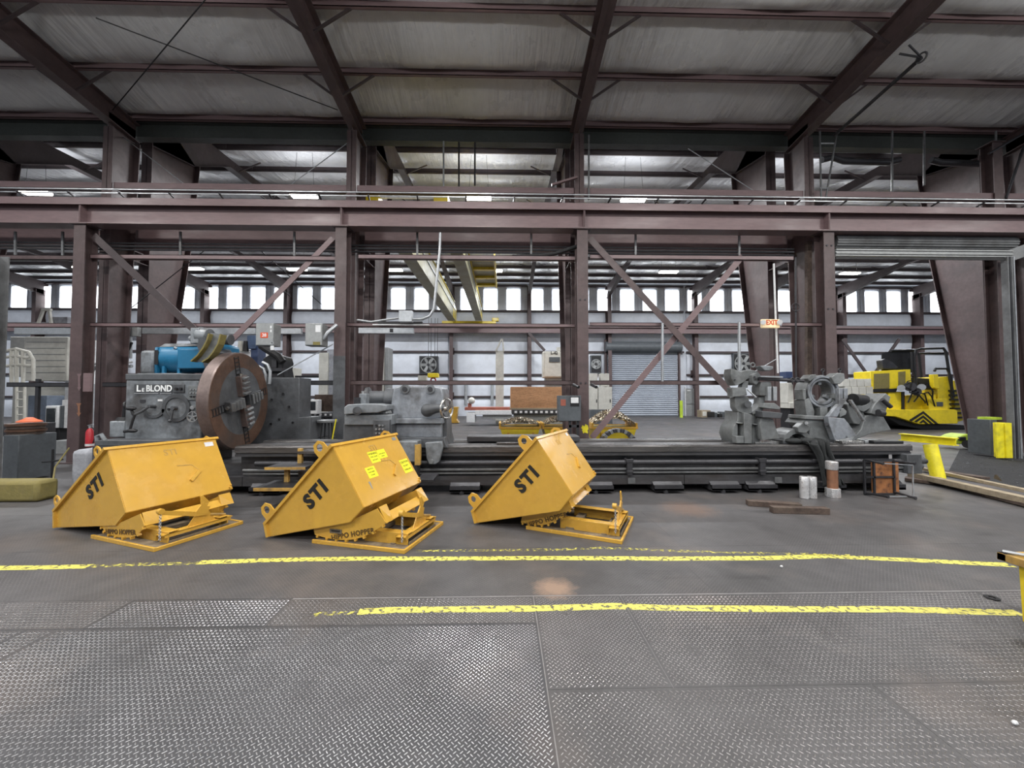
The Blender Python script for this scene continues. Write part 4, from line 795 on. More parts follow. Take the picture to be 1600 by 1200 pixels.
# ================================================================== STEADY RESTS on the bed
def blocks(t, m, items, bev=.012):
    for nm, pts, Y, d in items: pp(MB(), pts, Y, d).build(nm, m, t, bev=bev)
def Q(*p): return [(1120+x/7.273, 560+y/7.273) for x, y in zip(p[::2], p[1::2])]
sr = thing('steady_rest', 'grey cast steady rest turned edge-on, with a long dark arm pointing right', 'steady rest', (at(1180, 690, 6.8).x, 6.8, .775), group='steady rests on the bed')
blocks(sr, cast_lt, [
 ('left_head', Q(170,115,250,140,300,165,340,230,330,260,250,300,210,310,165,230,158,180), 6.45, .22), ('top_arch', Q(270,152,350,130,400,130,470,150,412,190,408,262,360,228,322,255,305,200), 6.5, .25),
 ('right_head', Q(400,190,470,150,498,190,490,250,450,305,408,280), 6.42, .2), ('hinge_block', Q(175,330,330,330,347,420,180,440), 6.42, .16), ('neck', Q(300,262,365,258,352,335,280,335), 6.5, .12),
 ('right_block', Q(508,268,610,260,630,330,585,425,492,420,488,330), 6.42, .22), ('lower_block', Q(540,510,660,508,722,556,720,582,600,572,528,560), 6.36, .3),
 ('left_seat', Q(205,440,350,430,405,570,395,628,330,632,240,605,212,560), 6.48, .16), ('right_seat', Q(490,440,545,425,545,560,505,610,410,640,398,608,450,572,482,520), 6.48, .16),
 ('side_pillar', Q(172,870,190,780,240,700,240,600,312,622,312,742,240,740,240,968,205,960), 6.5, .4), ('centre_pillar', Q(310,612,400,640,402,968,310,968), 6.42, .3), ('right_pillar', Q(402,640,500,610,492,960,402,968), 6.52, .3),
 ('shelf', Q(402,738,492,750,492,764,402,752), 6.44, .1), ('shelf', Q(240,728,310,732,310,744,240,740), 6.44, .1), ('front_plate', Q(490,735,522,655,640,690,716,912,512,928), 6.38, .14), ('foot_block', Q(220,885,310,885,310,965,220,965), 6.4, .12)], bev=.008)
pp(MB(), Q(520,598,750,620,730,684,520,672), 6.30, .2).build('dark_wedge', cast_dk, sr, bev=.008)
for q_ in (Q(580,320,622,320,622,482,580,482), Q(645,320,686,320,686,482,645,482)): pp(MB(), q_, 6.38, .08).build('bright_fork', galv, sr, bev=.004)
pp(MB(), Q(495,85,560,80,642,92,642,120,600,142,540,136), 6.3, .16).build('jaw_cover', cast, sr, bev=.01); (x1_, y1_), (x2_, y2_) = Q(470, 232, 985, 256)
MB().cyl(at(x1_, y1_, 6.4), at(x2_, y2_, 6.4), .028, n=10).build('arm_rod', dark_steel, sr); (x1_, y1_), (x2_, y2_) = Q(488, 205, 742, 212); MB().bar(at(x1_, y1_, 6.36), at(x2_, y2_, 6.36), .04, .025).build('bright_arm', galv, sr)
for X_ in (860, 918): (x1_, y1_), = Q(X_, 244); MB().torus(at(x1_, y1_, 6.38), (0,1,0), .032, .014, 12, 6).build('arm_collar', dark_steel, sr)
(x1_, y1_), = Q(408, 75); MB().torus(at(x1_, y1_, 6.55), (0,1,0), .036, .013, 14, 6).build('eye_bolt', cast_lt, sr); (x1_, y1_), (x2_, y2_) = Q(345, 352, 440, 436); MB().cyl(at(x1_, y1_, 6.36), at(x2_, y2_, 6.33), .012, n=8).build('clamp_handle', galv, sr)
(x1_, y1_), = Q(355, 520); MB().cyl(at(x1_, y1_, 6.36), at(x1_, y1_, 6.5), .055, n=14).build('jaw_screw', cast_dk, sr)
for X_, Y_ in ((205, 245), (430, 210), (445, 235)): (x1_, y1_), = Q(X_, Y_); MB().cyl(at(x1_, y1_, 6.38), at(x1_, y1_, 6.46), .014, n=8).build('bolt', dark_steel, sr)
sr2 = thing('steady_rest', 'grey cast steady rest with a big open ring, black cloth at its foot', 'steady rest', (at(1290, 690, 6.8).x, 6.8, .775), group='steady rests on the bed')
c = at(1281.5, 612, 6.62); MB().ring((c.x, 6.72, c.z), (0,1,0), .29, .205, .26, 44).build('ring', cast_lt, sr2, bev=.008)
MB().ring((c.x, 6.57, c.z), (0,1,0), .28, .245, .05, 44).ring((c.x, 6.59, c.z), (0,1,0), .225, .195, .05, 40).build('ring_flange', cast_bl, sr2)
for a_ in (90, 215, 325): d_ = V((math.cos(math.radians(a_)), 0, math.sin(math.radians(a_)))); MB().bar(V((c.x, 6.66, c.z))+d_*.12, V((c.x, 6.66, c.z))+d_*.25, .06, .08, up=(0,1,0)).build('jaw', cast, sr2, bev=.006)
blocks(sr2, cast_lt, [('top_lug', Q(1030,230,1070,185,1130,180,1120,215,1060,262), 6.5, .18), ('top_lug', Q(1300,215,1370,165,1450,170,1460,240,1400,290,1340,290), 6.5, .18), ('split_flange', Q(975,350,1015,350,1015,470,985,470), 6.55, .2), ('split_flange', Q(1338,395,1400,405,1392,500,1330,455), 6.52, .2),
 ('web', Q(1000,470,1062,450,1112,600,1108,655,1020,662,1008,560), 6.55, .25), ('web', Q(1285,600,1332,452,1392,430,1382,520,1275,662), 6.55, .2), ('post', Q(1178,560,1262,560,1262,662,1178,662), 6.5, .3), ('cap_plate', Q(1008,648,1270,660,1265,700,1000,690), 6.44, .4),
 ('apron', Q(1000,690,1262,708,1292,800,1342,958,1060,958,1050,850,1060,790,962,740), 6.48, .4), ('side_lug', Q(918,782,970,735,1050,760,1062,810,1010,852,930,842), 6.38, .12), ('foot', Q(960,900,1060,880,1060,958,960,958), 6.5, .3), ('right_hub', Q(1390,580,1440,565,1480,600,1470,640,1400,670), 6.36, .12)], bev=.008)
blocks(sr2, cast_bl, [('fork_arm', Q(1392,340,1430,340,1436,462,1452,462,1454,340,1490,340,1490,445,1445,520,1372,664,1268,664,1392,520), 6.36, .08), ('front_plate', Q(1265,668,1450,682,1500,740,1592,882,1342,932,1280,760), 6.34, .1)], bev=.006)
for X_, Y_, m__ in ((1020, 735, bright), (1248, 745, dark_steel), (1505, 885, cast)): (x1_, y1_), = Q(X_, Y_); MB().cyl(at(x1_, y1_, 6.30), at(x1_, y1_, 6.5), .028, n=14).build('bolt', m__, sr2)
for X_, Y_ in ((1205, 135), (1398, 130)): (x1_, y1_), = Q(X_, Y_); MB().torus(at(x1_, y1_, 6.62), (0,1,0), .026, .01, 12, 6).cyl(at(x1_, y1_+2, 6.62), at(x1_, y1_+8, 6.62), .012).build('eye_bolt', dark_steel, sr2)
MB().ring(at(1232, 682, 6.5), (0,1,0), .21, .14, .3, 30).build('loose_half_ring', cast_dk, sr2) if False else None
hr = thing('bearing_half_ring', 'grey half ring casting lying between the first two steady rests', 'casting', (at(1234, 688, 6.6).x, 6.6, .775))
mb = MB(); cc = at(1236, 690, 6.6)
for i in range(12):
    a0, a1 = PI*(.05+.9*i/12), PI*(.05+.9*(i+1)/12)
    mb.prism([(cc.x+math.cos(a)*r, 6.45, .78+math.sin(a)*r) for a, r in ((a0, .25), (a1, .25), (a1, .17), (a0, .17))], (0, .35, 0))
mb.build('arch', cast_lt, hr, bev=.0); [MB().box((cc.x+s_*.2-.07, 6.42, .777), (cc.x+s_*.2+.07, 6.82, .84)).build('arch_foot', cast_dk, hr, bev=.008) for s_ in (-1, 1)]
sr3 = thing('steady_rest', 'third grey steady rest half, open at the top, nearest the yellow machine', 'steady rest', (at(1365, 690, 6.8).x, 6.8, .775), group='steady rests on the bed')
blocks(sr3, cast_lt, [('foot', [(1352,650),(1366,646),(1380,650),(1393,672),(1360,678),(1340,686),(1330,690),(1346,670)], 6.5, .5),
 ('right_arm', [(1360,646),(1366,632),(1376,622),(1384,614),(1392,620),(1388,634),(1384,644),(1374,650)], 6.45, .35), ('left_arm', [(1324,632),(1330,624),(1340,626),(1346,634),(1352,650),(1346,664),(1334,662),(1328,650)], 6.55, .3),
 ('bearing_seat', [(1336,626),(1346,634),(1354,632),(1360,622),(1366,624),(1360,638),(1350,644),(1340,640)], 6.5, .3)])
MB().cyl(at(1332,624,6.5), at(1350,626,6.6), .10, n=18).build('roller', black_steel, sr3); MB().bar(at(1328,625,6.38), at(1350,658,6.38), .05, .03).build('bright_bar', bright, sr3)
MB().cyl(at(1378,624,6.4), at(1392,636,6.4), .035, n=10).cyl(at(1372,645,6.4), at(1380,646,6.4), .06, n=12).build('handle', dark_steel, sr3)
# ================================================================== THINGS ROUND THE LATHE
def B_(x0, y0, x1, y1, Y, d, name, m, par, bev=.01): return pb(x0, y0, x1, y1, Y, d).build(name, m, par, bev=bev)
def base_thing(name, label, cat, x, y, Y, group=None): c = at(x, y, Y); return thing(name, label, cat, (c.x, Y, max(0, c.z)), group=group)
def single(mb, name, m, label, cat, group=None, **kw): return tag(mb.build(name, m, **kw), label, cat, group)
# cloth draped over the bed
t = thing('draped_cloth', 'black cloth hanging over the lathe bed below the ringed steady rest', 'cloth', (at(1290, 700, 6.2).x, 6.3, .5))
cx = [(1262, 681), (1275, 684), (1287, 700), (1289, 720), (1290, 745), (1292, 762)]
mb = MB(); n = 26; m_ = 22
for j in range(m_+1):
    v = j/m_; z = .80-.70*max(0, (v-.22)/.78); yy = 6.62-.36*min(1, v/.22)-.05*v
    cxx = at(1276+22*min(1, v*1.1), 720, 6.25).x; hw = (.20-.07*math.sin(v*PI))
    for i in range(n+1):
        q = i/n*2-1; mb.v.append((cxx+hw*q+.02*math.sin(v*9+q*3), yy-.035*math.sin(q*9+v*4)-.02*math.cos(q*17), z+(.04*math.cos(q*6+1) if v < .25 else .015*math.sin(q*8))+.02))
for j in range(m_):
    for i in range(n): a = j*(n+1)+i; mb.f.append((a, a+1, a+n+2, a+n+1))
o = mb.build('cloth', cloth_m, t, ang=180); sm = o.modifiers.new('thick', 'SOLIDIFY'); sm.thickness = .018
t = thing('black_bag', 'crumpled black rag lying on the bed beside the half ring', 'rag', (at(1245, 686, 6.45).x, 6.45, .78))
MB().sphere((at(1240, 683, 6.42).x, 6.42, .83), .10, 12, 8, (1.5, .8, .5)).sphere((at(1258, 681, 6.4).x, 6.38, .84), .09, 12, 8, (1.2, .9, .6)).build('rag', cloth_m, t)
# foil rolls and copper roll
for i, (x_, l) in enumerate(((1261.5, 'left foil-wrapped roll standing at the foot of the lathe bed'), (1274, 'right foil-wrapped roll standing at the foot of the lathe bed'))):
    c = fl(x_, 780); r = .062; mb = MB().rev([(0, r*.9), (.005, r), (.10, r*.985), (.2, r*1.01), (.325, r), (.335, r*.9)], (c.x, c.y+.06, 0), (0,0,1), 22); single(mb, 'foil_roll', foil, l, 'roll', 'foil-wrapped rolls')
c = fl(1310, 779); t = thing('copper_spool', 'reddish metal spool with silver ends standing by the black cloth', 'spool', (c.x, c.y+.1, 0))
MB().cyl((c.x, c.y+.1, .10), (c.x, c.y+.1, .46), .072, n=22).build('core', copper, t); MB().cyl((c.x, c.y+.1, 0), (c.x, c.y+.1, .14), .10, n=8).build('lower_end', foil, t, bev=.004); MB().rev([(0,.078),(.01,.084),(.12,.085),(.13,.075)], (c.x-.01, c.y+.1, .43), (.03,0,1), 22).build('upper_end', foil, t)
# stool lying on its side, rust stained seat facing the camera
t = thing('toppled_stool', 'black steel stool lying on its side, rust-stained wooden seat facing us', 'stool', (fl(1393, 776).x, 5.98, 0))
Ys = 6.0; MB().box((at(1361,722,Ys+.12).x, Ys+.1, at(1361,722,Ys+.12).z), (at(1403,770,Ys+.12).x, Ys+.125, .03)).build('seat_board', rust_wood, t)
fz0, fz1 = .015, at(1360, 720, Ys).z; fx0, fx1, fx2 = at(1358, 745, Ys).x, at(1405, 745, Ys).x, at(1421, 745, Ys).x
mb = MB()
for p, q in (((fx0,fz0),(fx0,fz1)), ((fx0,fz1),(fx1,fz1)), ((fx0,fz0),(fx1,fz0)), ((fx1,fz0),(fx1,fz1)), ((fx0,(fz0+fz1)/2),(fx1,(fz0+fz1)/2)), ((fx0+.16,fz0),(fx0+.16,fz1))): mb.bar((p[0], Ys+.08, p[1]), (q[0], Ys+.08, q[1]), .026, .026, up=(0,1,0))
mb.build('seat_frame', dark_steel, t)
for (ax, az), e_ in (((fx0+.02, fz0+.02), (1386, 776)), ((fx0+.03, fz1), (1378, 724)), ((fx1, fz0+.03), (1429, 778)), ((fx1+.0, fz1-.02), (1428, 724))):
    q_ = at(*e_, Ys-.22); q_.z = max(q_.z, .026); MB().cyl((ax, Ys+.08, az), q_, .018, n=10).cyl(q_, q_+V((.004,-.02,0)), .024, n=10).build('leg', dark_steel, t)
fx2 -= .12
MB().bar((fx2+.04, Ys-.12, .03), (fx2+.05, Ys-.12, fz1-.05), .014, .014).bar((fx0+.12, Ys-.12, .03), (fx2+.04, Ys-.12, .03), .014, .014).bar((fx0+.12, Ys-.12, fz1-.02), (fx2+.05, Ys-.12, fz1-.05), .014, .014).build('stretcher', galv, t)
# timbers on the floor
for (p, q, w_, h_, l) in (((1171, 791), (1256, 797), .12, .075, 'short weathered timber with a pale top, behind the darker one'), ((1210, 803), (1299, 805), .10, .085, 'dark stained timber block lying in front of the other timber')):
    a, b_ = fl(*p), fl(*q); a.z = b_.z = h_/2+.001; single(MB().bar(a+V((0,.06,0)), b_+V((0,.06,0)), w_, h_), 'timber_block', wood_dk, l, 'timber', 'timbers on the floor', bev=.005)
# sheet and tools on the bed
a = at(1180, 694, 6.5); single(MB().prism([(a.x, 6.5, .778), (a.x+.55, 6.5, .778), (a.x+.5, 6.85, .778), (a.x+.22, 6.85, .778)], (0,0,.03)), 'steel_sheet', bright, 'pale steel sheet lying on the bed between steady rests', 'sheet')
for (x0_, x1_, y_, Y_, m__, l) in ((1316, 1350, 689, 6.45, bright, 'silver box lying on the bed under the apron plate'), (1352, 1384, 688, 6.5, galv, 'pale flat bar beside the silver box'), (1366, 1412, 689, 6.4, black_steel, 'black flat tools at the right end of the bed')):
    a, b_ = at(x0_, y_, Y_), at(x1_, y_, Y_); single(MB().box((a.x, Y_, .777), (b_.x, Y_+.2, .777+.045)), 'loose_tool', m__, l, 'tool', 'tools on the bed', bev=.006)
a = at(730, 689, 6.9); single(MB().box((a.x, 6.85, .777), (at(905,689,6.9).x, 7.25, .87)), 'steel_bar_stock', bed_m, 'long dark steel slab lying on the lathe bed behind the third hopper', 'steel slab', bev=.01)
single(MB().box((at(776,698,6.5).x, 6.42, .777), (at(835,698,6.5).x, 6.55, .81)), 'flat_bar', way_m, 'pinkish worn flat bar on the front way of the bed', 'flat bar', bev=.004)
# cable arch behind the bed
t = thing('cable_carrier', 'dark arched cable carrier rising behind the lathe bed below the brace', 'cable carrier', (at(962, 690, 7.9).x, 7.9, .6)); c = at(966, 700, 7.9)
for i in range(15):
    a0 = PI*(1-i/15*.98)-.05; a1 = a0-PI*.98/15*.82; R_ = .40
    MB().prism([(c.x+math.cos(a)*r*1.02, 7.85, c.z+math.sin(a)*r) for a, r in ((a0, R_), (a1, R_), (a1, R_-.08), (a0, R_-.08))], (0, .16, 0)).build('link', grey_steel if i % 2 else dark_steel, t, bev=.004)
for i in range(4): MB().bar((c.x-.40-.13*i, 7.93, c.z+.04-.035*i), (c.x-.52-.13*i, 7.93, c.z+.005-.035*i), .16, .08).build('link', dark_steel, t, bev=.004)
MB().box((c.x-.9, 7.6, 0), (c.x+.5, 8.1, c.z-.1)).build('trough', cast_dk, t)
# grey electrical box on the column and its stand
t = thing('meter_box', 'dark grey electrical box with a small white meter, on the third column', 'electrical box', (at(890, 658, 9.15).x, 9.2, 1.0))
B_(872, 618, 908, 658, 9.05, .22, 'box', elec_dk, t); B_(892, 621, 904, 630, 9.03, .02, 'meter', white_p, t, .003); B_(891, 620, 905, 635, 9.045, .01, 'meter_frame', black_steel, t, 0); B_(876, 624, 884, 634, 9.045, .01, 'faded_label', redtable, t, 0)
for x_ in (889, 901): B_(x_, 658, x_+4, 706, 9.1, .08, 'stand_leg', dark_steel, t, 0)
B_(889, 664, 905, 668, 9.1, .06, 'stand_rail', dark_steel, t, 0)
for x_, s in ((896, 'left of'), (924, 'right of')): single(MB().cyl(at(x_, 601, 9.0), at(x_+8, 605, 8.8), .035, n=10), 'wall_torch', black_steel, 'small black camera-like tube just '+s+' the third column', 'tube', 'black tubes on the third column')
zt_ = 2.55
MB().box((-4.09, Y1-.154, .03), (-3.81, Y1-.150, zt_)).box((-3.815, Y1-.15, .03), (-3.811, Y1-.13, zt_)).build('rubbed_paint', cast_dk, cols[2])
p = at(914, 671, Y1-.16); pr_ = random.Random(5); mbp = MB(); rr_ = [.105*pr_.uniform(.55, 1.1) for _ in range(22)]
mbp.prism([(p.x+rr_[q]*.9*math.cos(q*2*PI/22), Y1-.153, p.z+rr_[q]*1.2*math.sin(q*2*PI/22)) for q in range(22)], (0, .003, 0)); single(mbp, 'paint_patch', saf_y, 'splash of yellow paint near the foot of the third column', 'paint mark')
# wall boxes with red number
def ebox(x0, y0, x1, y1, Y, d, label, m, deco):
    t = base_thing('disconnect_box', label, 'electrical box', (x0+x1)/2, y1, Y, 'grey boxes on the girt')
    B_(x0, y0, x1, y1, Y, d, 'box', m, t); B_(x0+.4, y0+.4, x1-.4, y1-1, Y-.012, .012, 'door', m, t, .003)
    deco(t, Y-.014); return t
def d1(t, Y):
    s = B_(407, 519.5, 418.5, 528, Y-.004, .004, 'number_plate', lip_red, t, 0); text_part('28', .105, at(412.8, 523.8, Y-.007), (1,0,0), (0,0,1), 'plate_lettering', letter_w, s, .001, .002)
    for y_ in (511, 517): B_(422, y_-2, 424.5, y_+2, Y-.004, .004, 'label', white_p, t, 0)
    MB().torus(at(425, 536, Y-.03), (0,1,0), .035, .01, 14, 6).build('padlock_ring', galv, t); B_(422.5, 540, 427.5, 547, Y-.02, .02, 'hanging_tag', white_p, t, .002)
ebox(400, 505, 427, 540, 9.0, .3, 'grey disconnect box with a red number 28 plate, above the chuck', elec, d1)
def d2(t, Y):
    B_(493, 508, 501, 519, Y-.004, .004, 'label', white_p, t, 0); B_(489, 534, 500, 539, Y-.004, .004, 'warning_label', fade_y, t, 0); MB().tube([at(505, 530, Y+.1), at(512, 520, Y+.1), at(526, 508, Y+.25)], .045, 10).build('conduit', galv, t)
ebox(477, 505, 503, 540, 9.0, .3, 'plain beige-grey box with a white label, left of the second column', elec, d2)
t = base_thing('junction_box', 'light grey junction box right of the second column, conduits entering both sides', 'junction box', 634, 503, 9.2)
B_(623, 485, 643.5, 502.5, 9.1, .15, 'box', galv, t, .004)
single(MB().tube([at(558, 500, 9.15), at(580, 503, 9.15), at(600, 500, 9.15), at(623, 497, 9.15)], .026, 8), 'conduit', galv, 'silver conduit running left from the junction box', 'conduit')
single(MB().tube([at(643, 499, 9.15), at(660, 498.5, 9.15), at(671, 494, 9.15), at(678, 483, 9.15), at(682, 440, 9.15), at(687, 392, 9.15), at(688, 364, 9.2)], .033, 10), 'conduit', galv, 'silver conduit bending up from the junction box to the runway beam', 'conduit')
t = base_thing('busway', 'light galvanised busway beam with a small black mark, right of the second column', 'busway', 600, 521, 9.5); B_(560, 512, 646, 521, 9.42, .1, 'housing', galv, t, .004); B_(609, 513.5, 614, 519, 9.41, .01, 'mark', black_steel, t, 0)
t = base_thing('light_batten', 'thin white batten lamp lying on the middle girt above the busway', 'lamp', 620, 508, 9.45); B_(582, 506.3, 670, 508.3, 9.40, .08, 'tube', white_p, t, 0); B_(590, 502, 660, 505.8, 9.42, .06, 'black_cover', black_steel, t, 0)
t = base_thing('cable_tray', 'long pale grey cable tray crossing behind the first column', 'cable tray', 100, 523, 10.45)
B_(22, 512, 207, 522.5, 10.75, .1, 'tray', galv, t, .004); B_(222, 512, 398, 522, 10.75, .1, 'tray', galv, t, .004); B_(428, 513, 470, 521.5, 10.75, .1, 'tray', galv, t, .004); B_(186, 511, 214, 525, 10.6, .12, 'tray_box', elec, t, .004)
MB().cyl(at(203, 525, 10.65), at(203, 560, 10.65), .05, n=10).build('drop_pipe', galv, t); MB().tube([at(206, 535, 10.6), at(200, 548, 10.6), at(186, 556, 10.6), at(180, 575, 10.6)], .03, 8).build('cable', black_r, t)
# exit sign, valve rod, pipes
t = base_thing('exit_sign', 'cream EXIT sign with two lamp heads, hanging beside the tapered column', 'exit sign', 1205, 513, 9.3)
B_(1190, 498.5, 1219, 512.5, 9.2, .06, 'case', exit_m, t, .02); text_part('EXIT', .165, at(1206, 504, 9.195), (1,0,0), (0,0,1), 'sign_lettering', lip_red, t, .002, .004, sx=.85)
for x_ in (1192.5, 1218.5): MB().cyl(at(x_, 503.5, 9.2), at(x_, 503.5, 9.12), .058, n=16).build('lamp_head', white_p, t)
single(MB().tube([at(1209, 412, 9.35), at(1212, 500, 9.35), at(1215.5, 583, 9.35)], .022, 8), 'conduit', white_p, 'thin white vertical conduit carrying the EXIT sign', 'conduit')
t = base_thing('valve_rod', 'thin dark vertical rod with a small handwheel, right of the EXIT sign', 'valve rod', 1243, 600, 9.4); MB().cyl(at(1243, 402, 9.4), at(1244, 598, 9.4), .02, n=8).build('rod', dark_steel, t); MB().torus(at(1243, 480, 9.36), (0,1,0), .1, .01, 20, 6).bar(at(1237,480,9.36), at(1249,480,9.36), .01, .01).build('handwheel', dark_steel, t)
for x_, y0_, y1_, l in ((1035, 505, 596, 'short grey post between the girts beside the far roll-up door'), (1155, 503, 582, 'short grey post above the first steady rest')): single(MB().cyl(at(x_, y0_, 9.45), at(x_, y1_, 9.45), .035, n=8), 'girt_post', galv, l, 'post', 'grey posts between girts')
single(MB().bar(at(1263, 378, 9.9), at(1263, 590, 9.9), .12, .1, up=(0,1,0)), 'timber_post', wood_dk, 'brown timber post squeezed between the two dark columns on the right', 'post')
# fire extinguisher, arrows, plinth, barrier, left post
Ye = 9.15; t = base_thing('fire_extinguisher', 'red fire extinguisher at the foot of the leftmost brown column', 'fire extinguisher', 139, 700, Ye); a = at(140, 698, Ye)
MB().rev([(0,.05),(.01,.075),(.34,.075),(.40,.045),(.43,.025)], a, (0,0,1), 18).build('cylinder', red_p, t); MB().cyl(a+V((0,0,.43)), a+V((0,0,.48)), .03, n=10).bar(a+V((-.05,0,.49)), a+V((.07,0,.52)), .03, .015).build('valve', galv, t); MB().tube([a+V((.03,0,.46)), a+V((.10,0,.38)), a+V((.11,0,.18)), a+V((.06,0,.05))], .012, 6).build('hose', black_r, t); MB().cyl(a+V((0,0,.02)), a+V((0,0,.07)), .078, n=18).build('band', white_p, t)
for (x0_, y0_, x1_, y1_, l) in ((120, 584, 127, 611, 'faded arrow sticker pointing down, upper one on the leftmost column'), (119, 630, 127, 651, 'faded arrow sticker pointing down, lower one on the leftmost column')):
    xm = (x0_+x1_)/2; single(pp(MB(), [(x0_,y0_),(x1_,y0_),(x1_-1.5,y0_+3),(xm+1.5,y0_+5),(xm+1.5,y1_-6),(x1_-.5,y1_-6),(xm,y1_),(x0_+.5,y1_-6),(xm-1.5,y1_-6),(xm-1.5,y0_+5),(x0_+1.5,y0_+3)], Y1-.156, .004), 'arrow_sticker', copper if y0_ > 600 else primer_lt, l, 'sticker', 'arrow stickers')
single(pb(130, 583, 140, 612, 9.22, .06), 'steel_patch', primer_lt, 'small brown plate clamped to the leftmost column', 'plate', bev=.004)
t = thing('concrete_plinth', 'rounded pale concrete block behind the first hopper, dark on its right side', 'concrete block', (at(131, 768, 6.6).x, 6.7, 0))
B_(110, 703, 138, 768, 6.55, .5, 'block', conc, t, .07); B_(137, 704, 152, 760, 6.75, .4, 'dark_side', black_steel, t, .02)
t = thing('concrete_barrier', 'faded yellow concrete wheel barrier at the left edge', 'barrier', (fl(30, 783).x, 6.0, 0)); a, b_ = fl(-60, 786), fl(70, 782)
MB().box((a.x, 5.95, 0), (b_.x, 6.25, .31)).build('block', fade_y, t, bev=.05)
xx = at(8, 600, 6.8).x; t = thing('grey_post', 'pale grey steel post at the very left edge', 'column', (xx-.15, 6.65, 0))
MB().box((xx-.3, 6.5, 0), (xx, 6.52, 4.0)).box((xx-.16, 6.52, 0), (xx-.14, 6.78, 4.0)).box((xx-.3, 6.78, 0), (xx, 6.8, 4.0)).build('shaft', grey_steel, t); MB().box((xx-.35, 6.45, 0), (xx+.04, 6.85, .03)).build('base_plate', dark_steel, t)
t = thing('work_stand', 'dark steel stand by the left edge holding a stack of rusty plates', 'stand', (at(30, 740, 7.4).x, 7.5, 0))
B_(5, 680, 27, 752, 7.3, .6, 'cabinet', elec_dk, t, .01); B_(0, 663, 30, 682, 7.6, .6, 'top_block', dark_steel, t, .01)
for i, y_ in enumerate((664, 668.5, 673, 677.5)): c = at(31, y_, 7.5); MB().cyl((c.x, 7.6, c.z-.02), (c.x, 7.6, c.z+.025), .26-.02*(i % 2), n=20).build('plate', wood_dk if i % 2 else rust, t)
c = at(36, 660, 7.5); single(MB().rev([(0,.17),(.02,.165),(.05,.10),(.09,.04)], (c.x, 7.6, c.z+.0), (0,0,1), 20), 'orange_hat', orange_p, 'orange plastic cap on top of the rusty plates', 'cap')
c = fl(33, 722); t = thing('oil_drum', 'small blue drum under the rusty plates at the left', 'drum', (c.x, 9.0, 0)); c = at(33, 712, 9.0)
MB().rev([(0,.17),(.02,.18),(.2,.175),(.21,.182),(.23,.175),(.5,.175),(.52,.18),(.55,.165)], (c.x, 9.0, 0.0), (0,0,1), 20).build('drum', mat('drum_blue', (.02,.09,.3), .4), t)
single(MB().tube([fl(80, 772), at(86, 730, 6.9), at(108, 700, 7.3)], .012, 6), 'yellow_rod', fade_y, 'thin yellow rod leaning towards the plinth', 'rod')
t = thing('hand_rail', 'thin dark handrail standing left of the leftmost column', 'handrail', (at(82, 770, 7).x, 7.2, 0)); MB().cyl((at(82,720,7.2).x, 7.2, 0), (at(82,720,7.2).x, 7.2, .62), .018, n=8).tube([at(66,722,7.2), at(82,721,7.2), at(98,718,7.2)], .015, 6).build('rail', black_steel, t)
MB().box((at(55,600,9.6).x, 9.6, 0), (at(60,600,9.6).x, 9.66, 2.0)).build('post', dark_steel, t)
# ================================================================== RIGHT SIDE: doorway, bollard, lumber
YD = 9.47
t = thing('doorway_frame', 'pale ribbed roll-up door track and drum framing the doorway at right', 'door frame', (at(1584, 716, YD).x, YD, 0))
gx = at(1583, 560, YD).x
for dx, m__ in ((-.10, galv), (-.045, dark_steel), (0.0, grey_steel), (.06, galv)): MB().box((gx+dx, YD-.04, 0), (gx+dx+.03, YD+.1, 5.15)).build('track', m__ if dx != -.10 else grey_steel, t)
hx0 = at(1306, 398, YD).x; zt = at(1440, 390, YD).z; 
for i in range(4): MB().box((hx0, YD-.02+(i % 2)*.025, zt-.045*i-.04), (gx+.1, YD+.08, zt-.045*i)).build('header_rib', elec, t, bev=.004)
MB().box((hx0, YD-.0, zt-.26), (gx, YD+.02, zt-.2)).build('header_seal', black_r, t)
zt2 = at(1440, 380, YD+.2).z
for i in range(7):
    a_ = -.9+i*.3; MB().cyl((hx0+.1, YD+.28-.22*math.cos(a_), zt2+.19*math.sin(a_)), (gx+.35, YD+.28-.22*math.cos(a_), zt2+.19*math.sin(a_)), .034, n=10).build('drum_slat', grey_steel, t)
MB().cyl((hx0+.1, YD+.28, zt2), (gx+.35, YD+.28, zt2), .18, n=16).build('drum', grey_steel, t)
MB().bar((gx+.1, YD+.1, 5.2), (gx+1.4, YD-.9, 5.75), .1, .3).build('drum_bracket', grey_steel, t)
t = thing('corner_guard', 'bright yellow steel corner guard at the foot of the doorway', 'guard', (at(1570, 716, 9.3).x, 9.3, 0))
B_(1557, 662, 1570.5, 716, 9.28, .04, 'left_plate', saf_y, t, .006); B_(1571, 661, 1583, 716, 9.25, .25, 'right_plate', saf_y, t, .006)
single(pb(1547, 656, 1560, 711, 9.7, .5), 'floor_box', elec_dk, 'grey-green box between the yellow guard and the tapered column', 'box', bev=.01)
single(pb(1549, 652, 1566, 656, 9.75, .3), 'lime_lid', lime, 'lime green lid on the grey-green box', 'lid', bev=.005)
t = base_thing('tarpaulin_bundle', 'white plastic drum and tarpaulin seen in the gap right of the tapered column', 'drum', 1558, 690, 13.0)
pp(MB(), [(1549,602),(1552,598),(1568,600),(1570,620),(1567,640),(1550,642)], 12.8, .7).build('white_body', hazm, t, bev=.05); B_(1549, 603, 1558, 614, 12.78, .05, 'grey_pocket', elec, t); B_(1549, 638, 1568, 655, 12.8, .6, 'yellow_base', doz_y, t); pp(MB(), [(1568,625),(1571,625),(1571,656),(1567,654),(1561,646)], 12.6, .1).build('white_flap', white_p, t, bev=.02)
B_(1551, 655, 1568, 692, 12.9, .5, 'support', elec_dk, t)
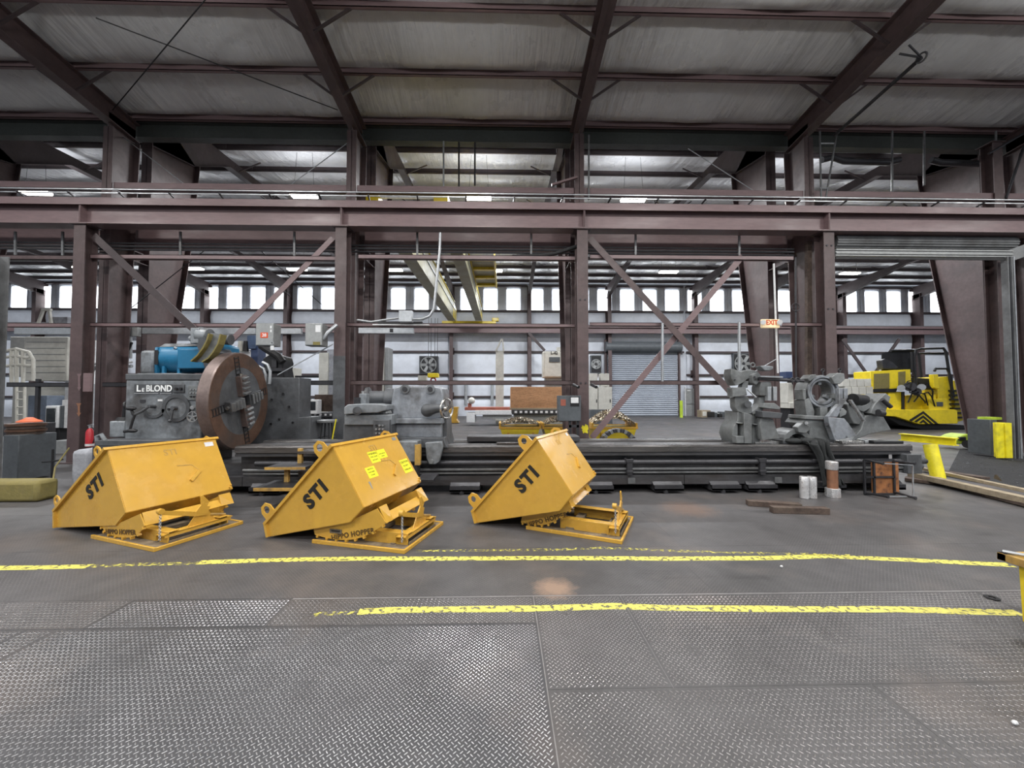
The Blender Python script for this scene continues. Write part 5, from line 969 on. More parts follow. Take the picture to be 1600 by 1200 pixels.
# leaning bollard and I-beam
a = fl(1466, 757); top = at(1461, 696, 6.85); t = thing('leaning_bollard', 'yellow pipe bollard leaning left at the end of the lathe bed', 'bollard', (a.x, a.y, 0))
MB().cyl((a.x+.0, 6.75, 0), (top.x+.0, 6.93, top.z), .10, n=28).build('pipe', saf_y, t)
p0 = at(1408, 683, 7.6); p1 = at(1494, 690, 6.75); p0.z = top.z+.075; p1.z = top.z+.075
t = thing('yellow_beam', 'short yellow I-beam lying across the top of the leaning bollard', 'steel beam', p1); MB().ibeam(p0, p1, .13, .14, .014).build('beam', saf_y, t)
mudm = mat('dark_asphalt', (.016, .016, .018), .85, 0, .3, 4, .4, 30, bump=.8)
mb = MB(); q_ = [fl(1478, 745), fl(1500, 702), fl(1562, 703), fl(1640, 722), fl(1700, 800), fl(1600, 768)]; mb.prism([V((p.x, p.y, .001)) for p in q_], (0,0,.006)); mb.build('asphalt_patch', mudm, floor)
mb = MB()
for i in range(170):
    x_, y_ = random.uniform(1490, 1600), random.uniform(704, 762)
    c = fl(x_, y_); s_ = random.uniform(.006, .02)
    if y_ > 745+(x_-1490)*.2: continue
    mb.prism([(c.x, c.y, .007), (c.x+s_*2, c.y+s_*.4, .007), (c.x+s_, c.y+s_*1.4, .007)], (0, 0, s_*.6))
deb = stuff(single(mb, 'floor_debris', grey_steel, 'pale grit and chips scattered on the dark strip at right', 'debris', smooth=False))
for (p, q, w_, h_, z_, l, m__) in (((1444, 733), (1640, 775), .10, .05, .17, 'upper pale plank of the lumber pile running to the right edge', wood), ((1440, 745), (1640, 790), .14, .09, .09, 'thick lower plank of the lumber pile', wood), ((1452, 735), (1560, 752), .2, .05, .05, 'dark plank behind the pale lumber', wood_dk), ((1430, 752), (1500, 760), .25, .06, .03, 'reddish board under the foot of the bollard', wood_dk), ((1500, 762), (1650, 800), .12, .05, .03, 'lowest dark board of the lumber pile', wood_dk)):
    a, b_ = fl(*p, z_), fl(*q, z_); a.z = b_.z = z_+.01
    if 'lower' in l or 'upper' in l: a.y += .0; a = a+(b_-a).normalized()*.0
    single(MB().bar(a+V((0,.18,0)), b_+V((0,.18,0)), w_, h_), 'lumber_plank', m__, l, 'plank', 'lumber by the doorway', bev=.004)
single(MB().prism([fl(1556, 748, .2), fl(1566, 752, .2), fl(1558, 742, .3)], (0, .03, 0)), 'wood_splinter', wood, 'small pointed wood splinter standing on the lumber', 'splinter')
t = base_thing('floor_scrubber', 'small lime and black machine half hidden behind the tapered column', 'machine', 1506, 697, 11.4)
pp(MB(), [(1490,694),(1496,685),(1506,680),(1516,678),(1516,694)], 11.2, .5).build('shell', lime, t, bev=.03); MB().cyl(at(1512, 694, 11.1), at(1512, 694, 11.3), .12, n=16).build('wheel', black_r, t); B_(1500, 683, 1510, 688, 11.15, .06, 'dark_panel', black_steel, t)
# ================================================================== YELLOW CRAWLER MACHINE
YZ = 17.6; t = base_thing('crawler_machine', 'yellow crawler machine with black roll cage and black chevrons on its skirt', 'crawler machine', 1440, 672, YZ)
def Z(pts, n_, m__, d, dy=0.0, bev=.02): return pp(MB(), pts, YZ+dy, d).build(n_, m__, t, bev=bev)
Z([(1384,639),(1410,640),(1492,640),(1496,641),(1497,662),(1437,663),(1400,651),(1384,650)], 'skirt', doz_y, 1.8, -.2)
Z([(1383,650),(1400,651),(1437,663),(1500,664),(1520,665),(1520,671),(1440,671),(1405,664)], 'belly', black_r, 1.6, 0)
for k in range(3):
    ya, yb_ = 642.5+6.5*k, 662.5; hw_ = (yb_-ya)*1.18; th_ = 3.4
    Z([(1443,ya),(1443+hw_,yb_),(1443+hw_-4.2,yb_),(1443,ya+th_)], 'chevron', black_r, .02, -.225, 0); Z([(1443,ya),(1443,ya+th_),(1443-hw_+5+k*0,yb_-1.2-(2-k)*1.4),(1443-hw_+2,yb_-2-(2-k)*2.2)], 'chevron', black_r, .02, -.225, 0)
Z([(1360,580),(1423,577),(1425,604),(1362,613)], 'engine_box', doz_y, .9, .1, .03); Z([(1366,584),(1390,583),(1390,607),(1366,608)], 'radiator_grille', fade_y, .03, .07, .01); Z([(1404,581),(1415,580),(1415,604),(1404,605)], 'side_grille', fade_y, .03, .07, .01)
Z([(1362,608),(1403,607),(1400,613),(1364,613)], 'engine_sill', black_steel, .8, .05); Z([(1355,597),(1363,597),(1364,615),(1355,619)], 'left_fender', doz_y, 1.0, .2); Z([(1388,613),(1412,612),(1412,641),(1390,641)], 'front_post', doz_y, .8, .1)
Z([(1411,612),(1414,612),(1414,641),(1411,641)], 'black_strut', black_steel, .1, .0); Z([(1416,618),(1462,616),(1464,641),(1416,641)], 'deck_side', doz_y, .6, .25); Z([(1452,623),(1480,623),(1482,641),(1452,641)], 'battery_box', doz_y, .8, -.05); B_(1464, 628, 1474, 635, YZ-.08, .03, 'vent_plate', elec_dk, t)
Z([(1458,585),(1466,585),(1468,608),(1460,606)], 'lever_panel', doz_y, .2, 0); Z([(1430,590),(1458,592),(1463,609),(1440,606)], 'seat', black_r, .7, .3, .04); Z([(1466,589),(1484,588),(1488,641),(1466,641)], 'rear_tank', doz_y, 1.0, .3); Z([(1490,595),(1502,594),(1512,655),(1494,660)], 'side_ladder', doz_y, .5, .3)
for k in range(7): y_ = 609+k*7; Z([(1489+k*.6,y_),(1504+k*1.2,y_),(1504+k*1.2,y_+2.6),(1489+k*.6,y_+2.6)], 'ladder_step', black_steel, .3, .1, 0)
for i, pts in enumerate(([(1432,612),(1428,560),(1431,547),(1438,545),(1474,544),(1478,550),(1484,590),(1490,620)], [(1440,590),(1435,552),(1474,552)], [(1460,580),(1462,576),(1480,576),(1486,590),(1488,625)], [(1392,548),(1431,547)], [(1425,582),(1424,550)])):
    MB().tube([at(x_, y_, YZ+.2+.25*(i % 2)) for x_, y_ in pts], .055, 8).build('roll_cage_tube', black_steel, t)
Z([(1390,549),(1428,548),(1424,577),(1378,580),(1378,552)], 'cage_screen', black_steel, .03, .5, 0)
Z([(1378,563),(1384,560),(1396,566),(1404,574),(1400,577),(1380,577)], 'exhaust', dark_steel, .3, .2, .03)
random.seed(3)
for k in range(9):
    x_, y_ = random.uniform(1404, 1448), random.uniform(596, 616); MB().tube([at(x_, y_, YZ-.1), at(x_+random.uniform(-8,10), y_+random.uniform(-8,2), YZ-.25), at(x_+random.uniform(4,18), y_+random.uniform(2,14), YZ-.2), at(x_+random.uniform(4,22), y_+random.uniform(14,24), YZ-.05)], .03, 6).build('hydraulic_hose', black_r, t)
for x_, y_, r_ in ((1422, 604, .22), (1440, 605, .15), (1408, 606, .14), (1432, 612, .18)): MB().cyl(at(x_, y_, YZ-.2), at(x_, y_, YZ+.2), r_, n=12).build('pump', dark_steel if r_ > .16 else galv, t)
# ================================================================== CHIP BINS
chipm = mat('metal_chips', (.34, .28, .20), .4, .4, .6, 30, .4, 60, bump=1.0, bs=40)
_nt = chipm.node_tree; _v = _nt.nodes.new('ShaderNodeTexVoronoi'); _v.inputs['Scale'].default_value = 17; _tc = _nt.nodes.new('ShaderNodeTexCoord'); _nt.links.new(_tc.outputs['Object'], _v.inputs[0])
_r = _nt.nodes.new('ShaderNodeValToRGB'); _s = _nt.nodes.new('ShaderNodeSeparateColor'); _nt.links.new(_v.outputs['Color'], _s.inputs[0]); _nt.links.new(_s.outputs[0], _r.inputs[0]); _r.color_ramp.interpolation = 'CONSTANT'
for _p, _c in ((0, (.10,.07,.04,1)), (.25, (.45,.34,.20,1)), (.5, (.75,.68,.52,1)), (.8, (.28,.22,.15,1))):
    _e = _r.color_ramp.elements[0] if _p == 0 else _r.color_ramp.elements.new(_p); _e.color = _c
_nt.links.new(_r.outputs[0], _nt.nodes['Principled BSDF'].inputs['Base Color'])
chipp = [mat('chip_'+n_, c_, .3, .6) for n_, c_ in (('pale', (.62,.55,.42)), ('brown', (.20,.13,.08)), ('steel', (.45,.44,.42)))]
random.seed(11)
for (x0_, x1_, pk, l) in ((781, 844, 655, 'leftmost yellow bin heaped with metal chips, under the plywood box'), (849, 900, 653, 'second yellow bin of metal chips, partly behind the grey meter box'), (926, 995, 643, 'right yellow bin with the tallest heap of metal chips')):
    Yb_ = 12.4; t = base_thing('chip_bin', l, 'bin', (x0_+x1_)/2, 695, Yb_, 'yellow chip bins'); a, b_ = at(x0_, 668, Yb_), at(x1_, 668, Yb_); zr = a.z
    for ya in (Yb_, Yb_+1.1): MB().box((a.x-.03, ya-.03, zr-.05), (b_.x+.03, ya+.03, zr+.02)).build('rim', hop, t)
    for xa in (a.x, b_.x): MB().box((xa-.03, Yb_, zr-.05), (xa+.03, Yb_+1.1, zr+.14)).build('end_rim', hop, t)
    MB().prism([(a.x, Yb_, zr), (b_.x, Yb_, zr), (b_.x-.15, Yb_, .1), (a.x+.15, Yb_, .1)], (0, 1.1, 0)).build('body', crane_y, t)
    for q in (.18, .8): MB().box((a.x+(b_.x-a.x)*q, Yb_-.1, .15), (a.x+(b_.x-a.x)*q+.07, Yb_+.0, zr-.16)).build('fork_lug', hop, t)
    MB().box((a.x+.1, Yb_+.1, 0), (b_.x-.1, Yb_+1.0, .1)).build('skid', dark_steel, t)
    zp = at(900, pk, Yb_+.5).z-zr; W__ = b_.x-a.x; hgt = lambda u_, v_: zr+.04+zp*(1-abs(2*u_-1)**2.2*.75)*(1-.5*abs(2*v_-1)**2)
    mb = MB(); n = 16
    for j in range(n+1):
        for i in range(n+1): mb.v.append((a.x+.03+(W__-.06)*i/n, Yb_+.03+1.04*j/n, hgt(i/n, j/n)+random.uniform(-.02, .02)))
    for j in range(n):
        for i in range(n): k = j*(n+1)+i; mb.f.append((k, k+1, k+n+2, k+n+1))
    stuff(mb.build('chip_heap', chipm, t, smooth=False))
    for mi in range(3):
        mb = MB()
        for k in range(420):
            u_, v_ = random.random(), random.random()**1.4*.8; c = V((a.x+.05+(W__-.1)*u_, Yb_+.05+v_, hgt(u_, v_)+.01)); d_ = V((random.uniform(-1,1), random.uniform(-1,1), random.uniform(-.2,1))).normalized()*.04; e_ = d_.cross(V((.3,.2,1))).normalized()*.016
            mb.add([c-d_, c-e_, c+d_, c+e_+V((0,-.01,.015))], [(0,1,2,3)])
        stuff(mb.build('loose_chips', chipp[mi], t, smooth=False))
# ================================================================== FAR HALL EQUIPMENT
t = base_thing('plywood_crate', 'orange-brown plywood crate behind the chip bins', 'crate', 840, 640, 15.8); B_(798, 604.5, 886, 637.5, 15.6, 1.2, 'front_board', ply, t, .01); B_(797, 637.5, 886, 640, 15.55, 1.3, 'skid', wood, t, .005)
t = base_thing('machine_table', 'dark slotted machine table under the plywood crate', 'machine table', 842, 650, 15.8); B_(800, 640.2, 900, 647.5, 15.5, 1.4, 'table', dark_steel, t)
for k in range(11): B_(804+k*8, 642, 808+k*8, 645.5, 15.48, .03, 'slot_light', white_p, t, 0)
B_(803, 647.5, 900, 690, 15.7, 1.0, 'pedestal', elec, t)
t = base_thing('milling_table', 'long red table with white machine base at the centre back', 'machine', 770, 655, 20.5); B_(726, 636.5, 800, 641, 20.3, 1.0, 'red_bed', redtable, t); B_(742, 641, 800, 648, 20.2, 1.2, 'white_slide', white_p, t); B_(754, 648, 800, 654, 20.3, 1.2, 'base', elec, t); B_(729, 645, 742, 660, 20.2, .8, 'gear_case', white_p, t); B_(731, 630, 736, 637, 20.3, .4, 'red_post', redtable, t); MB().sphere(at(737, 626, 20.3), .18, 10, 8).build('motor', cream, t)
t = base_thing('tall_mast', 'tall narrow cream mast tapering to a triangular top', 'machine', 780, 660, 22); B_(774.5, 548, 787, 661, 22, .6, 'mast', cream, t); MB().bar(at(774.5, 549, 22), at(784, 530, 22), .08, .3, up=(0,1,0)).bar(at(787, 549, 22), at(785, 530, 22), .08, .3, up=(0,1,0)).build('peak', cream, t)
t = base_thing('control_cabinet', 'cream control cabinet marked L-42 standing left of the third column', 'cabinet', 866, 640, 17); B_(848.5, 549, 881.5, 590, 16.8, .6, 'cabinet', cream, t, .03); B_(851, 551, 879, 588, 16.78, .02, 'door', cream, t, .004); text_part('L-42', .17, at(866, 551.5, 16.77), (1,0,0), (0,0,1), 'cabinet_lettering', letter, t, .004, .004); B_(858, 558, 875, 565.5, 16.76, .02, 'dark_plate', elec_dk, t, 0); B_(852, 590, 880, 672, 17, .5, 'column', elec, t); MB().cyl(at(875, 543, 17.1), at(875, 549, 17.1), .16, n=14).build('cap', cream, t)
t = base_thing('tool_cabinet', 'cream two-door cabinet in front of the far roll-up door', 'cabinet', 940, 640, 20); B_(922, 604.5, 934.2, 640, 20, .7, 'door', cream, t); B_(934.8, 604.5, 956.5, 640, 20, .7, 'door', cream, t); B_(931.8, 624, 933, 629, 19.97, .03, 'handle', black_steel, t, 0); B_(953, 624, 954.2, 629, 19.97, .03, 'handle', black_steel, t, 0); B_(922, 640, 957, 668, 20, .7, 'plinth', elec_dk, t)
for x0_, x1_, l in ((922, 934, 'left'), (939, 952, 'right')): single(pb(x0_, 583.5, x1_, 603.8, 20.1, .5), 'cream_box', cream, l+' of the two cream boxes stacked on the two-door cabinet', 'box', 'boxes on the cabinet', bev=.01)
t = base_thing('cream_column', 'tall cream machine column with dark slot, right of the second column', 'machine', 593, 655, 17); B_(581, 548, 599, 690, 17, .8, 'column', cream, t); B_(599, 543, 605.5, 690, 17.05, .7, 'side_rail', elec, t); B_(581, 559, 593, 567, 16.97, .04, 'slot', black_steel, t, 0)
t = base_thing('cream_column', 'twin cream machine column seen just left of the second column', 'machine', 508, 650, 18); B_(498.5, 551, 511, 660, 18, .7, 'column', cream, t); B_(511, 546, 521, 660, 18.1, .6, 'guide_way', conc, t); B_(446, 575, 460.5, 597, 18, .6, 'side_box', cream, t); B_(461, 587, 498, 590, 18, .2, 'dark_arm', black_steel, t, 0)
t = base_thing('dark_milling_bed', 'dark slotted bed with a steel plate and white screen, left of the second column', 'machine', 500, 660, 13.5); B_(491.5, 616.5, 530, 643, 13.4, .5, 'plate', wood_dk, t); B_(480, 646, 530, 652, 13.2, 1.0, 'table', dark_steel, t)
for k in range(6): B_(483+k*8, 646.5, 486+k*8, 649.5, 13.18, .03, 'slot_light', white_p, t, 0)
B_(480, 652, 530, 689, 13.4, .8, 'base', cast_dk, t); B_(479.5, 624.5, 496, 647, 13.0, .3, 'screen_housing', white_p, t, .02); B_(482, 627.5, 492.5, 641, 12.98, .03, 'screen', glassy, t, 0)
single(MB().cyl(at(471, 646, 13), at(470, 622, 13), .12, .10, 12), 'white_jug', white_p, 'white bottle left of the white screen', 'bottle'); single(MB().cyl(at(470, 621, 13), at(471, 617, 13), .14, .11, 12), 'red_cap', red_p, 'red cap on the white bottle', 'cap')
t = base_thing('shop_stool', 'dark round-seated shop stool left of the second column', 'stool', 511, 700, 8.6); c = at(511, 658, 8.6); MB().rev([(0,.2),(.01,.22),(.05,.22),(.06,.2)], (c.x, 8.6, c.z-.03), (0,0,1), 24).build('seat', grey_steel, t)
for i in range(4): a_ = PI/4+i*PI/2; MB().cyl((c.x+.1*math.cos(a_), 8.6+.1*math.sin(a_), c.z-.03), (c.x+.19*math.cos(a_), 8.6+.19*math.sin(a_), 0), .014, n=8).build('leg', black_steel, t)
MB().torus((c.x, 8.6, c.z-.35), (0,0,1), .15, .009, 20, 6).build('foot_ring', black_steel, t)
single(MB().cyl(at(525, 655, 8.2), at(517, 698, 8.2), .014, n=8), 'yellow_wand', saf_y, 'thin yellow rod leaning behind the middle hopper', 'rod')
t = base_thing('yellow_coolant_unit', 'small yellow machine on the floor right of the handwheel', 'machine', 708, 661, 22); pp(MB(), [(699,661),(699,645),(706,636),(716,636),(713,655),(717,661)], 22, .6).build('body', hop, t, bev=.02)
# hoist hook block and ropes
t = base_thing('crane_hook_block', 'yellow and red crane hook block hanging on ropes by the wall fan', 'hook block', 677, 595, 20)
B_(668, 583, 684.5, 590, 20, .4, 'block', doz_y, t, .03); MB().torus(at(677, 594, 20.2), (0,1,0), .12, .04, 14, 6).build('hook', red_p, t)
for x_ in (669, 673, 679, 683): MB().cyl(at(x_, 583, 20.2), at(x_+1, 497, 20.4), .012, n=5).build('rope', black_steel, t)
single(pb(653, 587, 666, 602, 20.5, .3), 'switch_box', cream, 'cream box just left of the crane hook block', 'box', bev=.01)
# wall fans, door, roll-up door
def fan(x0, y0, x1, y1, label):
    t = base_thing('wall_fan', label, 'wall fan', (x0+x1)/2, y1, YW-.4, 'fans in the back wall'); Y = YW-.42
    B_(x0, y0, x1, y1, Y+.05, .3, 'frame', elec_dk, t); B_(x0+1.2, y0+1.2, x1-1.2, y1-1.2, Y+.03, .05, 'opening', black_steel, t, 0)
    c = at((x0+x1)/2, (y0+y1)/2, Y); r = (at(x1, y0, Y).x-at(x0, y0, Y).x)*.42; MB().torus((c.x, Y, c.z), (0,1,0), r, .04, 26, 6).build('fan_ring', elec, t)
    for i in range(6): a_ = i*PI/3; MB().bar((c.x, Y+.01, c.z), (c.x+r*math.cos(a_), Y+.01, c.z+r*math.sin(a_)), .22, .02, up=(.3,1,.2)).build('blade', elec, t)
    MB().cyl((c.x, Y-.03, c.z), (c.x, Y+.06, c.z), .12, n=12).build('hub', dark_steel, t)
fan(655, 556, 684, 584, 'black louvred wall fan behind the crane hook'); fan(923, 555, 940, 583, 'black wall fan just right of the third column'); fan(1146, 552, 1178, 584, 'grey wall fan above the first steady rest')
d = struct(pb(948, 545, 1059, 652, YW-.3, .08).build('door_1', rollm)); z0_, z1_ = at(1000, 650, YW-.3).z, at(1000, 552, YW-.3).z; xa, xb = at(949, 600, YW-.3).x, at(1058, 600, YW-.3).x
for k in range(34): z_ = .02+k*.155; 
for k in range(36):
    z_ = .01+k*.152
    if z_ < z1_: MB().prism([(xa, YW-.31, z_), (xa, YW-.345, z_+.07), (xa, YW-.31, z_+.145)], (xb-xa, 0, 0)).build('slat', rollm, d, smooth=False)
MB().cyl((xa-.2, YW-.5, z1_+.45), (xb+.2, YW-.5, z1_+.45), .42, n=20).build('drum_cover', elec_dk, d)
for x_ in (945, 1060): B_(x_, 530, x_+4, 651, YW-.45, .2, 'jamb', primer, d, 0)
d = struct(pb(1072, 607, 1092, 650.5, YW-.32, .1).build('door_2', elec)); B_(1074, 609.5, 1079, 611, YW-.34, .03, 'closer', white_p, d, 0); B_(1073, 629.5, 1090, 631, YW-.36, .06, 'push_bar', galv, d, 0); B_(1070.5, 605, 1072, 651, YW-.36, .12, 'frame', white_p, d, 0); B_(1092, 605, 1093.5, 651, YW-.36, .12, 'frame', white_p, d, 0)
single(pb(1080, 597.5, 1086, 600.5, YW-.4, .05), 'door_sign', orange_p, 'small red sign over the grey back door', 'sign')
t = base_thing('green_bollard', 'slim green-yellow bollard beside the far roll-up door', 'bollard', 1064, 651, 27.5); c = at(1064.5, 651, 27.5); MB().cyl((c.x, 27.5, 0), (c.x, 27.5, at(1064, 626, 27.5).z), .11, n=14).build('pipe', lime, t)
t = base_thing('pallet_crate', 'small pale wooden crate by the back wall, right of the grey door', 'crate', 1103, 653, 26.5); B_(1096, 641, 1110.5, 652.5, 26.5, .6, 'box', wood, t); B_(1098, 643, 1104, 650, 26.48, .03, 'panel', cream, t, 0)
t = base_thing('scrap_pile', 'low black pile of scrap along the back wall left of the steady rests', 'scrap', 1130, 653, 26)
for k in range(9): B_(1111+k*4, 643.5+(k*5 % 4), 1117+k*4, 652.5, 26+.1*(k % 3), .5, 'scrap_piece', (black_steel, elec_dk, galv)[k % 3], t, .02)
t = base_thing('navy_machine', 'navy blue machine panel with white letters NX', 'machine', 1242, 590, 16.5); B_(1228, 580.5, 1256, 590.5, 16.4, .5, 'panel', navy, t); text_part('NX', .19, at(1248, 585.5, 16.39), (1,0,0), (0,0,1), 'panel_lettering', letter_w, t, .004, .006, sx=1.2); B_(1240, 590.5, 1246, 600, 16.5, .4, 'bracket', dark_steel, t)
t = base_thing('cream_machine', 'cream machine block with a black lever, seen under the navy panel', 'machine', 1244, 660, 16); B_(1231, 598, 1251, 630, 16, .8, 'upper_block', cream, t); B_(1235, 629, 1257, 638, 15.9, .9, 'lower_block', cream, t); B_(1234, 638, 1257, 674, 16.1, .7, 'base', black_steel, t); MB().bar(at(1238, 598, 15.95), at(1242, 604, 15.95), .05, .05).build('lever', black_steel, t)
t = base_thing('block_wall', 'low cream block wall behind the ringed steady rest', 'wall', 1340, 676, 16.4)
for r_ in range(7):
    for k in range(4): B_(1317+k*11.2+(r_ % 2)*3, 592+r_*12.2, 1327.8+k*11.2+(r_ % 2)*3, 603.9+r_*12.2, 16.6, .35, 'block', cream, t, .008)
# ---- left cluster
t = base_thing('machining_centre', 'big cream ribbed machine enclosure left of the first column', 'machine', 75, 700, 13.6)
B_(38, 526, 104, 595, 13.6, 1.6, 'enclosure', cream, t, .02); B_(104, 530, 113, 700, 13.7, 1.4, 'end_panel', white_p, t, .01); B_(20, 604, 104, 700, 13.9, 1.2, 'lower_body', cream, t, .01); B_(16, 526, 38, 588, 13.9, .9, 'side_cabinet', cream, t, .02)
for k in range(6): B_(41, 534+k*9.5, 101, 535+k*9.5, 13.58, .03, 'rib_line', elec, t, 0)
t = base_thing('panel_cabinet', 'blue-grey electrical cabinet in front of the cream enclosure', 'cabinet', 58, 700, 12.8); B_(44, 618, 71, 692, 12.8, .5, 'cabinet', mat('blue_grey', (.13,.16,.21), .45), t)
t = base_thing('operator_screen', 'white operator screen housing with dark window, left of the first column', 'screen', 85, 700, 12.6); B_(71, 634, 90, 669, 12.6, .4, 'housing', white_p, t, .03); B_(72, 638, 85, 664, 12.58, .04, 'screen', glassy, t, .01); B_(90, 634, 97, 669, 12.65, .35, 'dark_side', elec_dk, t, .01); B_(97, 625, 110, 669, 12.7, .4, 'white_panel', white_p, t, .01); B_(76, 669, 92, 690, 12.75, .4, 'stand', black_steel, t)
single(pb(78, 689, 113, 722, 10.9, .6), 'grey_bench', elec, 'grey bench box at the foot of the first column', 'bench', bev=.01)
t = base_thing('access_platform', 'pale tubular safety cage and ladder at the far left', 'ladder', 30, 655, 12.2)
for pts in ([(10,548),(25,545),(45,550),(52,562),(52,595)], [(10,558),(25,556),(45,560)], [(10,572),(28,570),(50,572)], [(26,545),(26,600)], [(36,548),(36,600)], [(18,548),(18,600)]): MB().tube([at(x_, y_, 12.2) for x_, y_ in pts], .045, 8).build('cage_rail', cream, t)
for x_ in (26, 38.5): MB().cyl(at(x_, 603, 12.2), at(x_, 690, 12.2), .035, n=8).build('ladder_rail', cream, t)
for k in range(6): MB().cyl(at(26, 612+k*12, 12.2), at(38.5, 612+k*12, 12.2), .02, n=6).build('rung', cream, t)
t = base_thing('saw_horse', 'pale A-shaped trestle standing on the girt at upper left', 'trestle', 70, 507, 12.5); MB().bar(at(60, 505, 12.5), at(68, 483, 12.5), .06, .06).bar(at(80, 505, 12.5), at(77, 483, 12.5), .06, .06).bar(at(66, 484, 12.5), at(80, 484, 12.5), .07, .07).build('frame', cream, t); B_(80, 495, 105, 505, 12.6, .5, 'box', conc, t)
t = base_thing('cream_cabinet', 'cream tiled cabinet between the first column and the headstock', 'cabinet', 170, 700, 13.8)
for r_ in range(5):
    for k in range(6): B_(139+k*11.6, 602+r_*19, 150+k*11.6, 620.3+r_*19, 13.8, .5, 'tile', white_p, t, .004)
t = base_thing('white_piping', 'white bent pipes right of the first column', 'pipe', 150, 600, 12)
for o_, r_ in ((0, .05), (6, .035)): MB().tube([at(140, 600-o_, 12), at(141, 585-o_, 12), at(147, 575-o_, 12), at(158, 571-o_, 12), at(206, 572-o_, 12)], r_, 8).build('pipe', white_p if o_ else galv, t)
MB().cyl(at(145, 600, 12.1), at(145, 695, 12.1), .06, n=10).build('riser', galv, t)
t = base_thing('blue_white_machine', 'white machine top and navy column behind the chuck', 'machine', 385, 600, 11.8); B_(343, 546, 374, 552, 11.9, .6, 'top', white_p, t); B_(345, 549, 399, 698, 11.8, .6, 'white_body', white_p, t); B_(386, 524, 399, 545, 11.7, .4, 'navy_box', mat('slate_blue', (.07,.11,.2), .5), t); B_(392, 540, 402, 600, 11.75, .4, 'navy_column', navy, t)
for x_ in (376, 384): MB().cyl(at(x_, 549, 11.7), at(x_, 533, 11.7), .08, .06, 10).build('valve', black_steel if x_ > 380 else cream, t)
t = base_thing('black_drill_head', 'black machine head and hoses under the numbered grey box', 'machine', 430, 596, 9.9)
pp(MB(), [(410,560),(424,552),(440,556),(443,566),(441,575),(445,596),(408,596),(412,578)], 9.9, .5).build('head', black_steel, t, bev=.03); pb(406, 575, 440, 580, 9.8, .3).build('arm', dark_steel, t); MB().tube([at(408, 540, 9.8), at(420, 548, 9.8), at(434, 556, 9.8), at(442, 566, 9.8)], .09, 10).build('hose', black_r, t); B_(424, 562, 432, 575, 9.85, .1, 'gearbox', dark_steel, t)
MB().bar(at(408, 600, 9.3), at(520, 538, 9.3), .02, .02).build('stay_rod', galv, t)
for x_, l in ((728, 'left'), (769, 'right')): single(MB().cyl(at(x_, 600, YW-.3), at(x_, 633, YW-.3), .12, n=10), 'wall_pipe', galv, l+' grey pipe on the back wall above the red table', 'pipe', 'grey pipes on the back wall')
# ================================================================== OVERHEAD CRANE
t = thing('overhead_crane', 'yellow overhead bridge crane with two long girders and end truck at the back', 'crane', (-3, 20, 6.9))
def girder(x0g, w_, h_):
    z0 = 6.95
    MB().prism([(x0g-w_/2, 11.0, z0-.1), (x0g-w_/2, 11.6, z0), (x0g-w_/2, 27.3, z0), (x0g-w_/2, 28.4, z0+.2), (x0g-w_/2, 28.4, z0+h_*.8), (x0g-w_/2, 27.3, z0+h_), (x0g-w_/2, 13.2, z0+h_), (x0g-w_/2, 11.0, z0+.2)], (w_, 0, 0)).build('girder_web', crane_u, t)
    MB().box((x0g-w_/2-.06, 11.6, z0-.02), (x0g+w_/2+.06, 27.3, z0)).build('bottom_flange', crane_u, t); MB().box((x0g-w_/2-.06, 13.2, z0+h_), (x0g+w_/2+.06, 27.3, z0+h_+.025)).build('top_flange', crane_y, t)
    MB().box((x0g+w_/2, 26.6, z0+.05), (x0g+w_/2+.02, 28.3, z0+h_*.8)).build('yellow_end', crane_y, t)
    MB().box((x0g+w_/2+.02, 13.2, z0+h_*.6), (x0g+w_/2+.05, 27.8, z0+h_*.6+.05)).build('girder_conduit', galv, t)
g1, g2 = -3.68, -1.75; girder(g1, .40, 1.25); girder(g2, .36, .95)
MB().box((g1-.9, 10.6, 6.55), (g2+1.2, 10.9, 6.85)).build('end_truck', crane_y, t, bev=.01); MB().box((g1-.9, 28.6, 6.98), (g2+1.2, 28.9, 7.16)).build('end_truck', crane_y, t, bev=.01)
for g in (g1, g2): MB().box((g-.2, 10.62, 6.85), (g+.2, 11.1, 7.22)).build('girder_seat', crane_y, t)
MB().cyl((g1+.2, 10.8, 7.2), (g2-.2, 10.8, 7.2), .03, n=8).build('end_handrail', white_p, t); MB().box((g2+.9, 28.6, 7.16), (g2+1.4, 28.95, 7.42)).build('drive_motor', crane_y, t, bev=.03)
for k in range(4): MB().box((g2+.25, 17.6+k*1.4, 7.88), (g2+1.35, 17.85+k*1.4, 8.0)).build('walkway_bearer', crane_y, t)
MB().box((g2+.2, 17.5, 8.0), (g2+1.35, 22.1, 8.04)).build('walkway_plate', crane_u, t); MB().box((g2+1.3, 17.5, 7.82), (g2+1.38, 22.1, 8.12)).build('walkway_edge', crane_y, t); MB().box((g2+.2, 17.6, 8.0), (g2-.18, 22, 8.03)).build('walkway_fixing', crane_u, t)
for k in range(9): MB().torus((g1-.3, 14.4+k*.42, 7.55), (1,0,0), .12, .02, 12, 5).build('festoon_loop', hop, t)
